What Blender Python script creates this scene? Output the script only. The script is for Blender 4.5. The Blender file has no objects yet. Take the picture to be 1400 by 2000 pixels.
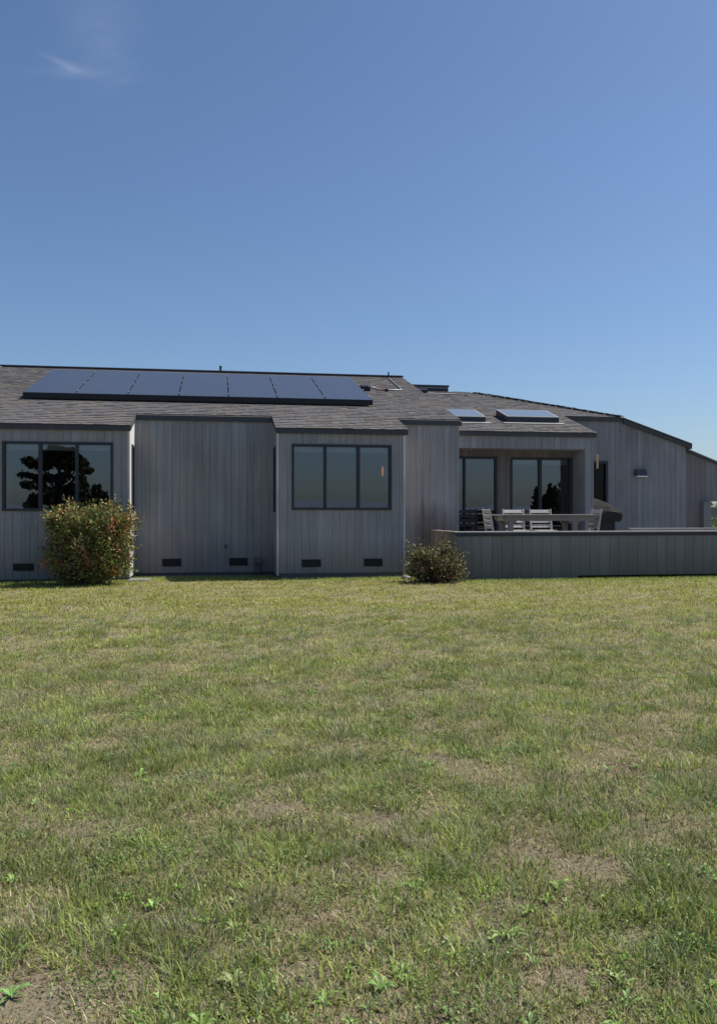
import bpy, math, random
import numpy as np
from mathutils import Vector, Matrix

S = bpy.context.scene
COL = S.collection
RAD = math.radians
random.seed(7)
rng = np.random.default_rng(11)

# ------------------------------------------------------------------ camera, sky, sun
TH, HC, F = RAD(9.55), 1.25, 1640.0           # yaw against the house front, eye height, focal length in photo pixels
SN, CS = math.sin(TH), math.cos(TH)
cam = bpy.data.cameras.new('camera')
cam.sensor_fit = 'VERTICAL'; cam.sensor_height = 36.0; cam.lens = F / 2000 * 36
cam.clip_start = 0.05; cam.clip_end = 20000
co = bpy.data.objects.new('camera', cam); COL.objects.link(co)
co.location = (0, 0, HC); co.rotation_euler = (RAD(90), 0, -TH)
S.camera = co

SUN_EL, SUN_AZ = RAD(56), RAD(8)             # azimuth from +X towards +Y
SV = Vector((math.cos(SUN_EL) * math.cos(SUN_AZ), math.cos(SUN_EL) * math.sin(SUN_AZ), math.sin(SUN_EL)))
sl = bpy.data.lights.new('sun', 'SUN'); sl.energy = 4.5; sl.angle = RAD(0.53); sl.color = (1.0, 0.95, 0.87)
so = bpy.data.objects.new('sun', sl); COL.objects.link(so)
so.rotation_euler = SV.to_track_quat('Z', 'Y').to_euler(); so.location = (30, 10, 40)

W = bpy.data.worlds.new('World'); S.world = W; W.use_nodes = True
nt = W.node_tree; nt.nodes.clear()
def N(t, typ, **kw):
    n = t.nodes.new(typ)
    for k, v in kw.items():
        setattr(n, k, v)
    return n
def L(t, a, b): t.links.new(a, b)
sky = N(nt, 'ShaderNodeTexSky', sky_type='NISHITA', sun_disc=False)
sky.sun_elevation = SUN_EL; sky.sun_rotation = RAD(90) - SUN_AZ
sky.altitude = 20; sky.air_density = 1.0; sky.dust_density = 1.0; sky.ozone_density = 7.0
bg = N(nt, 'ShaderNodeBackground'); bg.inputs['Strength'].default_value = 0.070
wo = N(nt, 'ShaderNodeOutputWorld'); L(nt, bg.outputs[0], wo.inputs[0])
S.view_settings.view_transform = 'Standard'; S.view_settings.look = 'None'
S.view_settings.exposure = 0.7; S.view_settings.gamma = 1.0

def ray(x, y):                                  # photo pixel -> direction
    a, b = (x - 700) / F, (1000 - y) / F
    return Vector((SN + a * CS, CS - a * SN, b))
def at(x, y, Y):                                # point of that ray on the plane Y
    d = ray(x, y); k = Y / d.y
    return Vector((d.x * k, Y, HC + d.z * k))
def ax(x, Y): return at(x, 1000, Y).x

# wisps of cirrus in the sky, high on the left, fixed by direction
tc = N(nt, 'ShaderNodeTexCoord')
e0 = ray(140, 130).normalized()
e1 = Vector((CS, -SN, 0)); e1 = (e1 - e0 * e1.dot(e0)).normalized(); e2 = e1.cross(e0).normalized()
if e2.z < 0: e2 = -e2
def vdot(v):
    n = N(nt, 'ShaderNodeVectorMath', operation='DOT_PRODUCT'); L(nt, tc.outputs['Generated'], n.inputs[0])
    n.inputs[1].default_value = v; return n.outputs['Value']
def M(t, op, a, b=None, c=None, clamp=False):
    n = N(t, 'ShaderNodeMath', operation=op); n.use_clamp = clamp
    for i, v in enumerate((a, b, c)):
        if v is None: continue
        if isinstance(v, (int, float)): n.inputs[i].default_value = v
        else: L(t, v, n.inputs[i])
    return n.outputs[0]
U, V, Q = vdot(e1), vdot(e2), vdot(e0)
cmb = N(nt, 'ShaderNodeCombineXYZ'); L(nt, U, cmb.inputs[0]); L(nt, V, cmb.inputs[1])
nz = N(nt, 'ShaderNodeTexNoise'); nz.inputs['Scale'].default_value = 22; nz.inputs['Detail'].default_value = 6
mp = N(nt, 'ShaderNodeMapping'); mp.inputs['Rotation'].default_value = (0, 0, RAD(28)); mp.inputs['Scale'].default_value = (1, 3.2, 1)
L(nt, cmb.outputs[0], mp.inputs[0]); L(nt, mp.outputs[0], nz.inputs['Vector'])
def streak(u0, v0, bend, su, sv, lin):
    du = M(nt, 'SUBTRACT', U, u0); dv = M(nt, 'SUBTRACT', V, v0)
    crv = M(nt, 'ADD', M(nt, 'MULTIPLY', M(nt, 'MULTIPLY', du, du), bend), M(nt, 'MULTIPLY', du, lin))
    dv = M(nt, 'SUBTRACT', dv, crv)
    dv = M(nt, 'ADD', dv, M(nt, 'MULTIPLY', M(nt, 'SUBTRACT', nz.outputs['Fac'], 0.5), sv * 1.6))
    r2 = M(nt, 'ADD', M(nt, 'POWER', M(nt, 'DIVIDE', du, su), 2), M(nt, 'POWER', M(nt, 'DIVIDE', dv, sv), 2))
    return M(nt, 'POWER', 2.718, M(nt, 'MULTIPLY', r2, -1))
st = M(nt, 'MULTIPLY', streak(-0.004, 0.001, 5.0, 0.017, 0.0036, -0.36), 0.075)
st2 = M(nt, 'MULTIPLY', streak(0.034, 0.034, 0, 0.034, 0.045, 0.0), 0.035)
st3 = M(nt, 'MULTIPLY', streak(0.004, -0.004, 0, 0.04, 0.006, 0.0), 0.03)
cl = M(nt, 'ADD', M(nt, 'ADD', st, st2), st3)
cl = M(nt, 'MULTIPLY', cl, M(nt, 'MULTIPLY', nz.outputs['Fac'], 1.9))
cl = M(nt, 'MULTIPLY', cl, M(nt, 'GREATER_THAN', Q, 0), clamp=True)
mixc = N(nt, 'ShaderNodeMix', data_type='RGBA'); L(nt, cl, mixc.inputs[0]); L(nt, sky.outputs[0], mixc.inputs[6])
mixc.inputs[7].default_value = (9.5, 9.8, 10.2, 1)
L(nt, mixc.outputs[2], bg.inputs[0])

# ------------------------------------------------------------------ materials
def new_mat(name):
    m = bpy.data.materials.new(name); m.use_nodes = True
    t = m.node_tree; p = t.nodes['Principled BSDF']; p.inputs['Specular IOR Level'].default_value = 0.3
    return m, t, p
def noise(t, scale, detail=4, vec=None, rough=0.55):
    n = N(t, 'ShaderNodeTexNoise'); n.inputs['Scale'].default_value = scale; n.inputs['Detail'].default_value = detail
    n.inputs['Roughness'].default_value = rough
    if vec is not None: L(t, vec, n.inputs['Vector'])
    return n.outputs['Fac']
def world_pos(t): return N(t, 'ShaderNodeNewGeometry').outputs['Position']
def mapped(t, vec, scale=(1, 1, 1), loc=(0, 0, 0)):
    n = N(t, 'ShaderNodeMapping'); n.inputs['Scale'].default_value = scale; n.inputs['Location'].default_value = loc
    L(t, vec, n.inputs[0]); return n.outputs[0]
def ramp(t, fac, stops):
    n = N(t, 'ShaderNodeValToRGB'); e = n.color_ramp.elements
    while len(e) < len(stops): e.new(0.5)
    for el, (p, c) in zip(e, stops):
        el.position = p; el.color = (*c, 1) if len(c) == 3 else c
    L(t, fac, n.inputs[0]); return n.outputs[0]
def mul_col(t, a, b, fac=1.0, mode='MULTIPLY'):
    n = N(t, 'ShaderNodeMix', data_type='RGBA', blend_type=mode)
    for i, v in ((6, a), (7, b)):
        if isinstance(v, tuple): n.inputs[i].default_value = (*v, 1)
        else: L(t, v, n.inputs[i])
    if isinstance(fac, (int, float)): n.inputs[0].default_value = fac
    else: L(t, fac, n.inputs[0])
    return n.outputs[2]
def bump(t, p, h, dist=0.004, strength=0.6):
    b = N(t, 'ShaderNodeBump'); b.inputs['Distance'].default_value = dist; b.inputs['Strength'].default_value = strength
    L(t, h, b.inputs['Height']); L(t, b.outputs[0], p.inputs['Normal'])

BW = 0.142                                       # width of a siding board
def siding(name, base, axis='X', var=0.22, warm=None, spread=0.0, stain=None, bw=BW):
    m, t, p = new_mat(name)
    pos = world_pos(t)
    sep = N(t, 'ShaderNodeSeparateXYZ'); L(t, pos, sep.inputs[0])
    u = sep.outputs[0 if axis == 'X' else 1]; z = sep.outputs[2]
    idx = M(t, 'FLOOR', M(t, 'DIVIDE', u, bw))
    wn = N(t, 'ShaderNodeTexWhiteNoise', noise_dimensions='1D'); L(t, idx, wn.inputs['W'])
    wn2 = N(t, 'ShaderNodeTexWhiteNoise', noise_dimensions='1D'); L(t, M(t, 'ADD', idx, 91.7), wn2.inputs['W'])
    # vertical grain, shifted from board to board
    cv = N(t, 'ShaderNodeCombineXYZ'); L(t, M(t, 'ADD', u, M(t, 'MULTIPLY', wn.outputs[0], 40)), cv.inputs[0]); L(t, z, cv.inputs[2])
    grain = noise(t, 1.0, 5, mapped(t, cv.outputs[0], (70, 1, 1.1)))
    streaks = noise(t, 1.0, 4, mapped(t, cv.outputs[0], (16, 1, 0.5), (3, 0, 7)))
    blot = noise(t, 1.0, 3, mapped(t, pos, (0.9, 0.9, 0.7)))
    tone = M(t, 'ADD', M(t, 'MULTIPLY', M(t, 'SUBTRACT', wn.outputs[0], 0.5), var * 1.5),
             M(t, 'ADD', M(t, 'MULTIPLY', M(t, 'SUBTRACT', grain, 0.5), 0.75),
               M(t, 'ADD', M(t, 'MULTIPLY', M(t, 'SUBTRACT', streaks, 0.5), 0.6), M(t, 'MULTIPLY', M(t, 'SUBTRACT', blot, 0.5), 0.7))))
    tone = M(t, 'ADD', tone, 1.0)
    sc = N(t, 'ShaderNodeVectorMath', operation='SCALE'); sc.inputs[0].default_value = base; L(t, tone, sc.inputs['Scale'])
    c = sc.outputs[0]
    w = warm or (base[0] * 0.98, base[1] * 0.86, base[2] * 0.76)
    c = mul_col(t, c, w, M(t, 'MULTIPLY', M(t, 'GREATER_THAN', wn2.outputs[0], 0.62), M(t, 'MULTIPLY', blot, 0.7)), 'MIX')
    # splash dirt along the foot of the boards
    foot = M(t, 'SUBTRACT', 1.0, M(t, 'DIVIDE', M(t, 'SUBTRACT', z, M(t, 'MULTIPLY', streaks, 0.5)), 0.5), clamp=True)
    c = mul_col(t, c, (base[0] * 0.55, base[1] * 0.5, base[2] * 0.45), M(t, 'MULTIPLY', foot, 0.5), 'MIX')
    if stain:                                    # a damp brown stain with its own ragged edge
        (sx, sz, rx, rz) = stain
        dx = M(t, 'DIVIDE', M(t, 'SUBTRACT', u, sx), rx); dz = M(t, 'DIVIDE', M(t, 'SUBTRACT', z, sz), rz)
        r = M(t, 'ADD', M(t, 'SQRT', M(t, 'ADD', M(t, 'MULTIPLY', dx, dx), M(t, 'MULTIPLY', dz, dz))), M(t, 'MULTIPLY', M(t, 'SUBTRACT', streaks, 0.5), 1.3))
        k = M(t, 'MULTIPLY', M(t, 'SUBTRACT', 1.15, r), 1.4, clamp=True)
        c = mul_col(t, c, (0.085, 0.065, 0.055), M(t, 'MULTIPLY', k, 0.6), 'MIX')
    L(t, c, p.inputs['Base Color']); p.inputs['Roughness'].default_value = 0.85; p.inputs['Specular IOR Level'].default_value = 0.15
    bump(t, p, grain, 0.003, 0.5)
    return m
def plain(name, col, rough=0.6, nscale=25, var=0.18, metal=0, spec=0.3, bmp=0.0):
    m, t, p = new_mat(name)
    pos = N(t, 'ShaderNodeTexCoord').outputs['Object']
    n = noise(t, nscale, 5, pos); n2 = noise(t, nscale * 0.17, 3, pos)
    f = M(t, 'ADD', 1 - var, M(t, 'ADD', M(t, 'MULTIPLY', n, var), M(t, 'MULTIPLY', n2, var)))
    s = N(t, 'ShaderNodeVectorMath', operation='SCALE'); s.inputs[0].default_value = col; L(t, f, s.inputs['Scale'])
    L(t, s.outputs[0], p.inputs['Base Color'])
    p.inputs['Roughness'].default_value = rough; p.inputs['Metallic'].default_value = metal; p.inputs['Specular IOR Level'].default_value = spec
    if bmp: bump(t, p, n, bmp, 0.6)
    return m
def attr_mat(name, rough=0.85, nscale=30, var=0.3, spec=0.2, trans=0.0, bmp=0.0):
    m, t, p = new_mat(name)
    a = N(t, 'ShaderNodeAttribute'); a.attribute_name = 'tone'
    c = a.outputs['Color']
    if var:
        n = noise(t, nscale, 4, world_pos(t))
        f = M(t, 'ADD', 1 - var / 2, M(t, 'MULTIPLY', n, var))
        s = N(t, 'ShaderNodeVectorMath', operation='SCALE'); L(t, c, s.inputs[0]); L(t, f, s.inputs['Scale']); c = s.outputs[0]
        if bmp: bump(t, p, n, bmp, 0.6)
    L(t, c, p.inputs['Base Color']); p.inputs['Roughness'].default_value = rough; p.inputs['Specular IOR Level'].default_value = spec
    if trans:
        tr = N(t, 'ShaderNodeBsdfTranslucent'); L(t, c, tr.inputs[0])
        mx = N(t, 'ShaderNodeMixShader'); mx.inputs[0].default_value = trans
        L(t, p.outputs[0], mx.inputs[1]); L(t, tr.outputs[0], mx.inputs[2]); L(t, mx.outputs[0], t.nodes['Material Output'].inputs[0])
    return m
def glass_mat(name, refl, tint):
    m, t, p = new_mat(name); t.nodes.remove(p)
    g = N(t, 'ShaderNodeBsdfGlossy'); g.inputs['Roughness'].default_value = 0.0; g.inputs['Color'].default_value = (0.82, 0.90, 1, 1)
    tr = N(t, 'ShaderNodeBsdfTransparent'); tr.inputs[0].default_value = (*tint, 1)
    fr = N(t, 'ShaderNodeLayerWeight'); fr.inputs['Blend'].default_value = 0.25
    bn = N(t, 'ShaderNodeBump'); bn.inputs['Distance'].default_value = 0.0012; bn.inputs['Strength'].default_value = 0.5
    L(t, noise(t, 2.2, 2, world_pos(t)), bn.inputs['Height']); L(t, bn.outputs[0], g.inputs['Normal'])
    mx = N(t, 'ShaderNodeMixShader'); L(t, M(t, 'ADD', refl, M(t, 'MULTIPLY', fr.outputs['Fresnel'], 0.35), clamp=True), mx.inputs[0])
    L(t, tr.outputs[0], mx.inputs[1]); L(t, g.outputs[0], mx.inputs[2]); L(t, mx.outputs[0], t.nodes['Material Output'].inputs[0])
    return m
def emit_mat(name, col, strength):
    m, t, p = new_mat(name); p.inputs['Emission Color'].default_value = (*col, 1); p.inputs['Emission Strength'].default_value = strength
    p.inputs['Base Color'].default_value = (*col, 1); return m

# ------------------------------------------------------------------ mesh helpers
class MB:
    def __init__(s): s.v, s.f, s.c = [], [], []
    def add(s, vs, fs, col=None):
        o = len(s.v); s.v += [tuple(v) for v in vs]
        for f in fs:
            s.f.append(tuple(i + o for i in f)); s.c.append(col)
        return s
    def box(s, x0, x1, y0, y1, z0, z1, col=None):
        return s.add([(x0, y0, z0), (x1, y0, z0), (x1, y1, z0), (x0, y1, z0), (x0, y0, z1), (x1, y0, z1), (x1, y1, z1), (x0, y1, z1)],
                     [(0, 3, 2, 1), (4, 5, 6, 7), (0, 1, 5, 4), (1, 2, 6, 5), (2, 3, 7, 6), (3, 0, 4, 7)], col)
    def hexa(s, lo, hi, col=None):               # two loops of equal length joined into a solid
        n = len(lo); fs = [tuple(range(n - 1, -1, -1)), tuple(range(n, 2 * n))]
        for i in range(n): fs.append((i, (i + 1) % n, n + (i + 1) % n, n + i))
        return s.add(list(lo) + list(hi), fs, col)
    def bar(s, a, b, w, h, up=(0, 0, 1), w2=None, h2=None, col=None):   # a bar from a to b, w sideways, h along up
        a, b = Vector(a), Vector(b); d = (b - a).normalized(); u = Vector(up); u = (u - d * u.dot(d)).normalized(); r = d.cross(u)
        w2, h2 = w2 or w, h2 or h
        def lp(p, w, h): return [p + r * (sx * w / 2) + u * (sz * h / 2) for sx, sz in ((-1, -1), (1, -1), (1, 1), (-1, 1))]
        return s.hexa(lp(a, w, h), lp(b, w2, h2), col)
    def tube(s, pts, rads, n=8, col=None):
        pts = [Vector(p) for p in pts]
        if not hasattr(rads, '__len__'): rads = [rads] * len(pts)
        vs, fs = [], []
        for i, p in enumerate(pts):
            d = (pts[min(i + 1, len(pts) - 1)] - pts[max(i - 1, 0)]).normalized()
            u = d.orthogonal().normalized() if i == 0 else (u - d * u.dot(d)).normalized()
            w = d.cross(u)
            for k in range(n):
                a = 2 * math.pi * k / n; vs.append(p + (u * math.cos(a) + w * math.sin(a)) * rads[i])
        for i in range(len(pts) - 1):
            for k in range(n):
                k2 = (k + 1) % n; fs.append((i * n + k, i * n + k2, (i + 1) * n + k2, (i + 1) * n + k))
        fs.append(tuple(range(n - 1, -1, -1))); fs.append(tuple(range((len(pts) - 1) * n, len(pts) * n)))
        return s.add(vs, fs, col)
    def build(s, name, mat, parent=None, origin=(0, 0, 0), smooth=False, bevel=0, local=False):
        if parent is not None and not local: origin = world_of(parent)
        o = Vector(origin); me = bpy.data.meshes.new(name)
        me.from_pydata([tuple(Vector(v) - o) for v in s.v], [], s.f)
        if any(c is not None for c in s.c):
            at_ = me.attributes.new('tone', 'FLOAT_COLOR', 'FACE')
            at_.data.foreach_set('color', np.array([(*(c or (0.2, 0.2, 0.2)), 1) for c in s.c], dtype=np.float32).ravel())
        me.materials.append(mat)
        if smooth: me.shade_smooth()
        ob = bpy.data.objects.new(name, me); COL.objects.link(ob)
        if parent is not None: ob.parent = parent
        else: ob.location = o
        if bevel:
            b = ob.modifiers.new('bevel', 'BEVEL'); b.width = bevel; b.segments = 2; b.limit_method = 'ANGLE'
        return ob
def world_of(o):
    v = Vector((0, 0, 0))
    while o is not None: v += Vector(o.location); o = o.parent
    return v
def empty(name, loc=(0, 0, 0), rz=0):
    o = bpy.data.objects.new(name, None); COL.objects.link(o); o.location = loc; o.rotation_euler = (0, 0, rz); o.empty_display_size = 0.2
    return o
def tag(o, label=None, cat=None, group=None, kind=None):
    for k, v in (('label', label), ('category', cat), ('group', group), ('kind', kind)):
        if v: o[k] = v
    return o
def copy_tree(o, parent=None):
    c = o.copy(); COL.objects.link(c); c.parent = parent
    for ch in list(o.children): copy_tree(ch, c)
    return c
def np_mesh(name, verts, quads=None, tris=None, cols=None, mat=None, parent=None, origin=(0, 0, 0)):
    """big meshes straight from arrays; cols is one colour per vertex"""
    if parent is not None: origin = world_of(parent)
    verts = np.asarray(verts, np.float32) - np.array(origin, np.float32)
    q = np.asarray(quads if quads is not None else np.zeros((0, 4)), np.int32).reshape(-1, 4)
    tr = np.asarray(tris if tris is not None else np.zeros((0, 3)), np.int32).reshape(-1, 3)
    me = bpy.data.meshes.new(name)
    me.vertices.add(len(verts)); me.vertices.foreach_set('co', verts.ravel())
    me.loops.add(q.size + tr.size); me.loops.foreach_set('vertex_index', np.concatenate([q.ravel(), tr.ravel()]))
    me.polygons.add(len(q) + len(tr))
    ls = np.concatenate([np.arange(len(q)) * 4, q.size + np.arange(len(tr)) * 3]).astype(np.int32)
    me.polygons.foreach_set('loop_start', ls)
    me.update(calc_edges=True)
    if cols is not None:
        a = me.attributes.new('tone', 'FLOAT_COLOR', 'POINT')
        a.data.foreach_set('color', np.concatenate([cols, np.ones((len(cols), 1))], 1).astype(np.float32).ravel())
    if mat: me.materials.append(mat)
    ob = bpy.data.objects.new(name, me); COL.objects.link(ob)
    if parent is not None: ob.parent = parent
    else: ob.location = origin
    return ob

# ------------------------------------------------------------------ palette
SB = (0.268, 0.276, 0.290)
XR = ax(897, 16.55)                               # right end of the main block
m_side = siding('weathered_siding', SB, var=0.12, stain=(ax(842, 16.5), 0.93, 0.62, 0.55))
m_side_y = siding('weathered_sunlit_returns', (0.54, 0.52, 0.50), axis='Y', var=0.1)  # paler than the front boards: sunlight on the side walls put into the colour
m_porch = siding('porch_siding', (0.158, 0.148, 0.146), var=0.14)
m_wing = siding('wing_siding', (0.222, 0.231, 0.246), var=0.12, warm=(0.215, 0.216, 0.220))
m_patio = siding('patio_wall_boards', (0.182, 0.193, 0.190), bw=0.19, var=0.2, warm=(0.17, 0.18, 0.17))
m_fascia = plain('slate_blue_fascia_paint', (0.050, 0.057, 0.069), 0.55, 9, 0.3)
m_frame = plain('dark_window_frame_paint', (0.030, 0.038, 0.048), 0.45, 20, 0.2)
m_glass = glass_mat('window_glass', 0.15, (0.60, 0.62, 0.66))
m_screen = glass_mat('screen_door_mesh', 0.012, (0.30, 0.29, 0.27))
m_shingle = attr_mat('cedar_shingle', 0.9, 45, 0.5, 0.15, bmp=0.004)
m_conc = plain('plinth_concrete', (0.10, 0.105, 0.11), 0.9, 14, 0.4, bmp=0.003)
m_pave = plain('pale_concrete', (0.17, 0.17, 0.175), 0.9, 14, 0.3, bmp=0.003)
m_vent = plain('vent_mesh', (0.018, 0.024, 0.024), 0.7, 30, 0.3)
m_cap = plain('silvered_cap_board', (0.34, 0.325, 0.315), 0.75, 18, 0.3)
m_room = plain('room_paint', (0.13, 0.13, 0.13), 0.9, 5, 0.1)
m_roomfloor = plain('room_floor', (0.12, 0.085, 0.06), 0.6, 6, 0.3)
m_reflection_strip = plain('pane_top_reflection', (0.30, 0.32, 0.33), 0.9, 30, 0.08)  # pale grey of a reflection along the pane tops
m_curtain = plain('curtain_cloth', (0.30, 0.20, 0.12), 0.95, 12, 0.3)
m_bed = plain('bed_linen', (0.72, 0.72, 0.70), 0.9, 8, 0.1)
m_amber = emit_mat('amber_lamp', (1.0, 0.42, 0.13), 0.22)
m_soft = plain('dim_lamp_shade', (0.24, 0.15, 0.12), 0.9)
m_panel = None
m_metal = plain('pale_metal', (0.30, 0.30, 0.30), 0.45, 30, 0.2, metal=0.3)
m_black = plain('black_metal', (0.012, 0.013, 0.016), 0.45, 20, 0.2)
m_teak = plain('silvered_teak', (0.44, 0.425, 0.405), 0.75, 28, 0.35, bmp=0.002)
m_table = plain('grey_table_teak', (0.235, 0.222, 0.205), 0.75, 28, 0.35, bmp=0.002)
m_teakd = plain('dark_mirrored_teak', (0.035, 0.035, 0.038), 0.7, 28, 0.3)  # dark tone of a chair mirrored in the door, put into the wood
m_copper = plain('red_copper_pipe', (0.33, 0.17, 0.12), 0.5, 30, 0.3)

# ------------------------------------------------------------------ ground
SL = 0.315                                        # roof pitch
YB, YR, YP, YQ, YD, YW = 15.6, 16.55, 14.7, 17.0, 17.65, 18.75
ZB = at(540, 835.5, YB).z                         # bay eave height
def zm(Y): return ZB + SL * (Y - YB)              # main roof plane
ZQ = at(1163, 845.7, YQ).z
def zl(Y): return ZQ + SL * (Y - YQ)              # lower roof plane
YRIDGE = 22.2
XL = at(7, 716, YRIDGE).x                         # left gable end
XB1 = ax(253.5, YB)                               # right corner of the left bay
XM0, XM1 = ax(541, YB), ax(791.5, YB)             # the middle bay
XQ1 = ax(1160, YQ)                                # porch right edge
XW1 = ax(1340, YW)                                # wing right corner
XHIP = ax(1216, YW)

def vnoise(x, y, seed=0):                         # smooth value noise 0..1
    r = np.random.default_rng(seed); T = r.random((256, 256))
    xi, yi = np.floor(x).astype(int), np.floor(y).astype(int); fx, fy = x - xi, y - yi
    fx, fy = fx * fx * (3 - 2 * fx), fy * fy * (3 - 2 * fy)
    g = lambda i, j: T[i % 256, j % 256]
    return (g(xi, yi) * (1 - fx) * (1 - fy) + g(xi + 1, yi) * fx * (1 - fy) + g(xi, yi + 1) * (1 - fx) * fy + g(xi + 1, yi + 1) * fx * fy)
def fbm(x, y, seed=0):
    return (vnoise(x, y, seed) * 0.55 + vnoise(x * 2.1 + 7, y * 2.1 + 3, seed + 1) * 0.3 + vnoise(x * 4.3, y * 4.3, seed + 2) * 0.15)

m_soil, t, p = new_mat('lawn_soil')
pos = world_pos(t)
n1, n2, n3 = noise(t, 0.8, 4, pos), noise(t, 6, 5, pos), noise(t, 60, 5, pos, 0.7)
c = ramp(t, n3, [(0.25, (0.09, 0.07, 0.055)), (0.5, (0.24, 0.19, 0.15)), (0.75, (0.42, 0.34, 0.275))])
g = ramp(t, n2, [(0.3, (0.10, 0.115, 0.042)), (0.7, (0.19, 0.185, 0.085))])
c = mul_col(t, c, g, M(t, 'MULTIPLY', M(t, 'ADD', n1, n2), 0.42, clamp=True), 'MIX')
L(t, c, p.inputs['Base Color']); p.inputs['Roughness'].default_value = 1.0; p.inputs['Specular IOR Level'].default_value = 0.0
bump(t, p, n3, 0.02, 0.9)
gb = MB()
R = 5000
gb.add([(-R, -R, 0), (R, -R, 0), (R, R, 0), (-R, R, 0)], [(0, 1, 2, 3)])
tag(gb.build('lawn_ground', m_soil), kind='structure')

# ------------------------------------------------------------------ the house
house = empty('house', (XM0, YB, 0))
tag(house, 'long low grey timber house with shingled roof, bays, porch and wide windows', 'house')
def H(mb, name, mat, parent=None, **kw): return mb.build(name, mat, parent or house, **kw)

def boards(mb, u0, u1, zb, zt, plane, axis='X', sign=-1, bw=BW, g=0.005, dep=0.007):
    """vertical boards with V joints between u0 and u1; zt is a number or a function of u; sign = side that faces out"""
    top = zt if callable(zt) else (lambda u: zt)
    bot = zb if callable(zb) else (lambda u: zb)
    def pt(u, o, z):
        off = plane - sign * o
        return (u, off, z) if axis == 'X' else (off, u, z)
    us = []
    i = math.floor(u0 / bw)
    while i * bw < u1:
        a, b = i * bw, (i + 1) * bw
        for u, o in ((a, dep), (a + g, 0), (b - g, 0)):
            if u0 - 1e-6 <= u <= u1 + 1e-6: us.append((u, o))
        i += 1
    if not us or us[0][0] > u0 + 1e-4: us.insert(0, (u0, 0))
    if us[-1][0] < u1 - 1e-4: us.append((u1, 0))
    vs, fs = [], []
    for u, o in us: vs += [pt(u, o, bot(u)), pt(u, o, top(u))]
    fwd = (axis == 'X') == (sign < 0)
    for k in range(len(us) - 1):
        q = (2 * k, 2 * k + 2, 2 * k + 3, 2 * k + 1)
        fs.append(q if fwd else q[::-1])
    mb.add(vs, fs)
def wall_hole(mb, u0, u1, z0, z1, holes, plane, axis='X', sign=-1, **kw):
    """boards round openings (hu0,hu1,hz0,hz1), sorted left to right"""
    cur = u0
    for (a, b, c, d) in holes:
        if a > cur: boards(mb, cur, a, z0, z1, plane, axis, sign, **kw)
        if c > z0: boards(mb, a, b, z0, c, plane, axis, sign, **kw)
        boards(mb, a, b, d, z1, plane, axis, sign, **kw)
        cur = b
    if cur < u1: boards(mb, cur, u1, z0, z1, plane, axis, sign, **kw)

PL = 0.07                                         # siding starts above the plinth
def rect(px0, px1, py0, py1, Y):
    a, b = at(px0, py0, Y), at(px1, py1, Y); return (a.x, b.x, b.z, a.z)
W1, W2 = rect(4, 221, 861, 998, YB), rect(570, 765, 866.5, 996, YB)
D1 = rect(880, 971, 891, 1037, YD); D1 = (XR + 0.02, D1[1], 0.44, D1[3])
D2 = rect(996, 1116, 893, 1037, YD); D2 = (D2[0], D2[1], 0.44, D2[3])
D3 = rect(1140, 1187.5, 900, 1037, YW); D3 = (D3[0], D3[1], 0.44, D3[3])

# bays, recess and right end of the main block
b = MB(); wall_hole(b, XL + 0.1, XB1, 0.055, zm(YB) - 0.02, [W1], YB + 0.03); H(b, 'bay_wall', m_side)
b = MB(); wall_hole(b, XM0, XM1, 0.105, zm(YB) - 0.02, [W2], YB + 0.03); H(b, 'bay_wall', m_side)
b = MB(); boards(b, XB1, XM0, PL + 0.005, zm(YR) - 0.02, YR + 0.03); H(b, 'recessed_wall', m_side)
b = MB(); boards(b, XM1, XR, PL, zm(YR) - 0.02, YR + 0.03); H(b, 'recessed_wall', m_side)
SWz = (at(258, 1000, YB + .3).z, at(258, 868, YB + .4).z)
SW = (YB + 0.34, YR - 0.14, SWz[0], SWz[1])
b = MB()
def zr(u): return zm(u) - 0.02
wall = lambda mb, x, s: (boards(mb, YB + 0.03, SW[0], PL, zr, x, 'Y', s), boards(mb, SW[0], SW[1], PL, SW[2], x, 'Y', s),
                         boards(mb, SW[0], SW[1], SW[3], zr, x, 'Y', s), boards(mb, SW[1], YR + 0.03, PL, zr, x, 'Y', s))
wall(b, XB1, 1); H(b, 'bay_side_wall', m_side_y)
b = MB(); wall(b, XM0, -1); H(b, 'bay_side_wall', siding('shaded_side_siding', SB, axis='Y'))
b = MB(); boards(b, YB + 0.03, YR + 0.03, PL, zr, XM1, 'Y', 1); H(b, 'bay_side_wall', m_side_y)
# gable ends and back wall
YBK = 2 * YRIDGE - YR
def gab(u): return zm(u) - 0.02 if u < YRIDGE else zm(2 * YRIDGE - u) - 0.02
b = MB()
for u0, u1 in ((YB + .03, YRIDGE), (YRIDGE, YBK)): boards(b, u0, u1, PL, gab, XL + 0.1, 'Y', -1)
for u0, u1 in ((YR + .03, YRIDGE), (YRIDGE, YBK)): boards(b, u0, u1, PL, gab, XR, 'Y', 1)
boards(b, XL + 0.1, XR, PL, zm(YR) - 0.02, YBK, 'X', 1)
H(b, 'gable_wall', m_side_y)
# corner boards
for x in (XB1, XM0, XM1):
    b = MB(); b.box(x - 0.035 if x != XM0 else x - 0.003, x + 0.003 if x != XM0 else x + 0.035, YB + 0.022, YB + 0.05, PL, zm(YB) - 0.1)
    H(b, 'corner_board', m_side_y)
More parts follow.
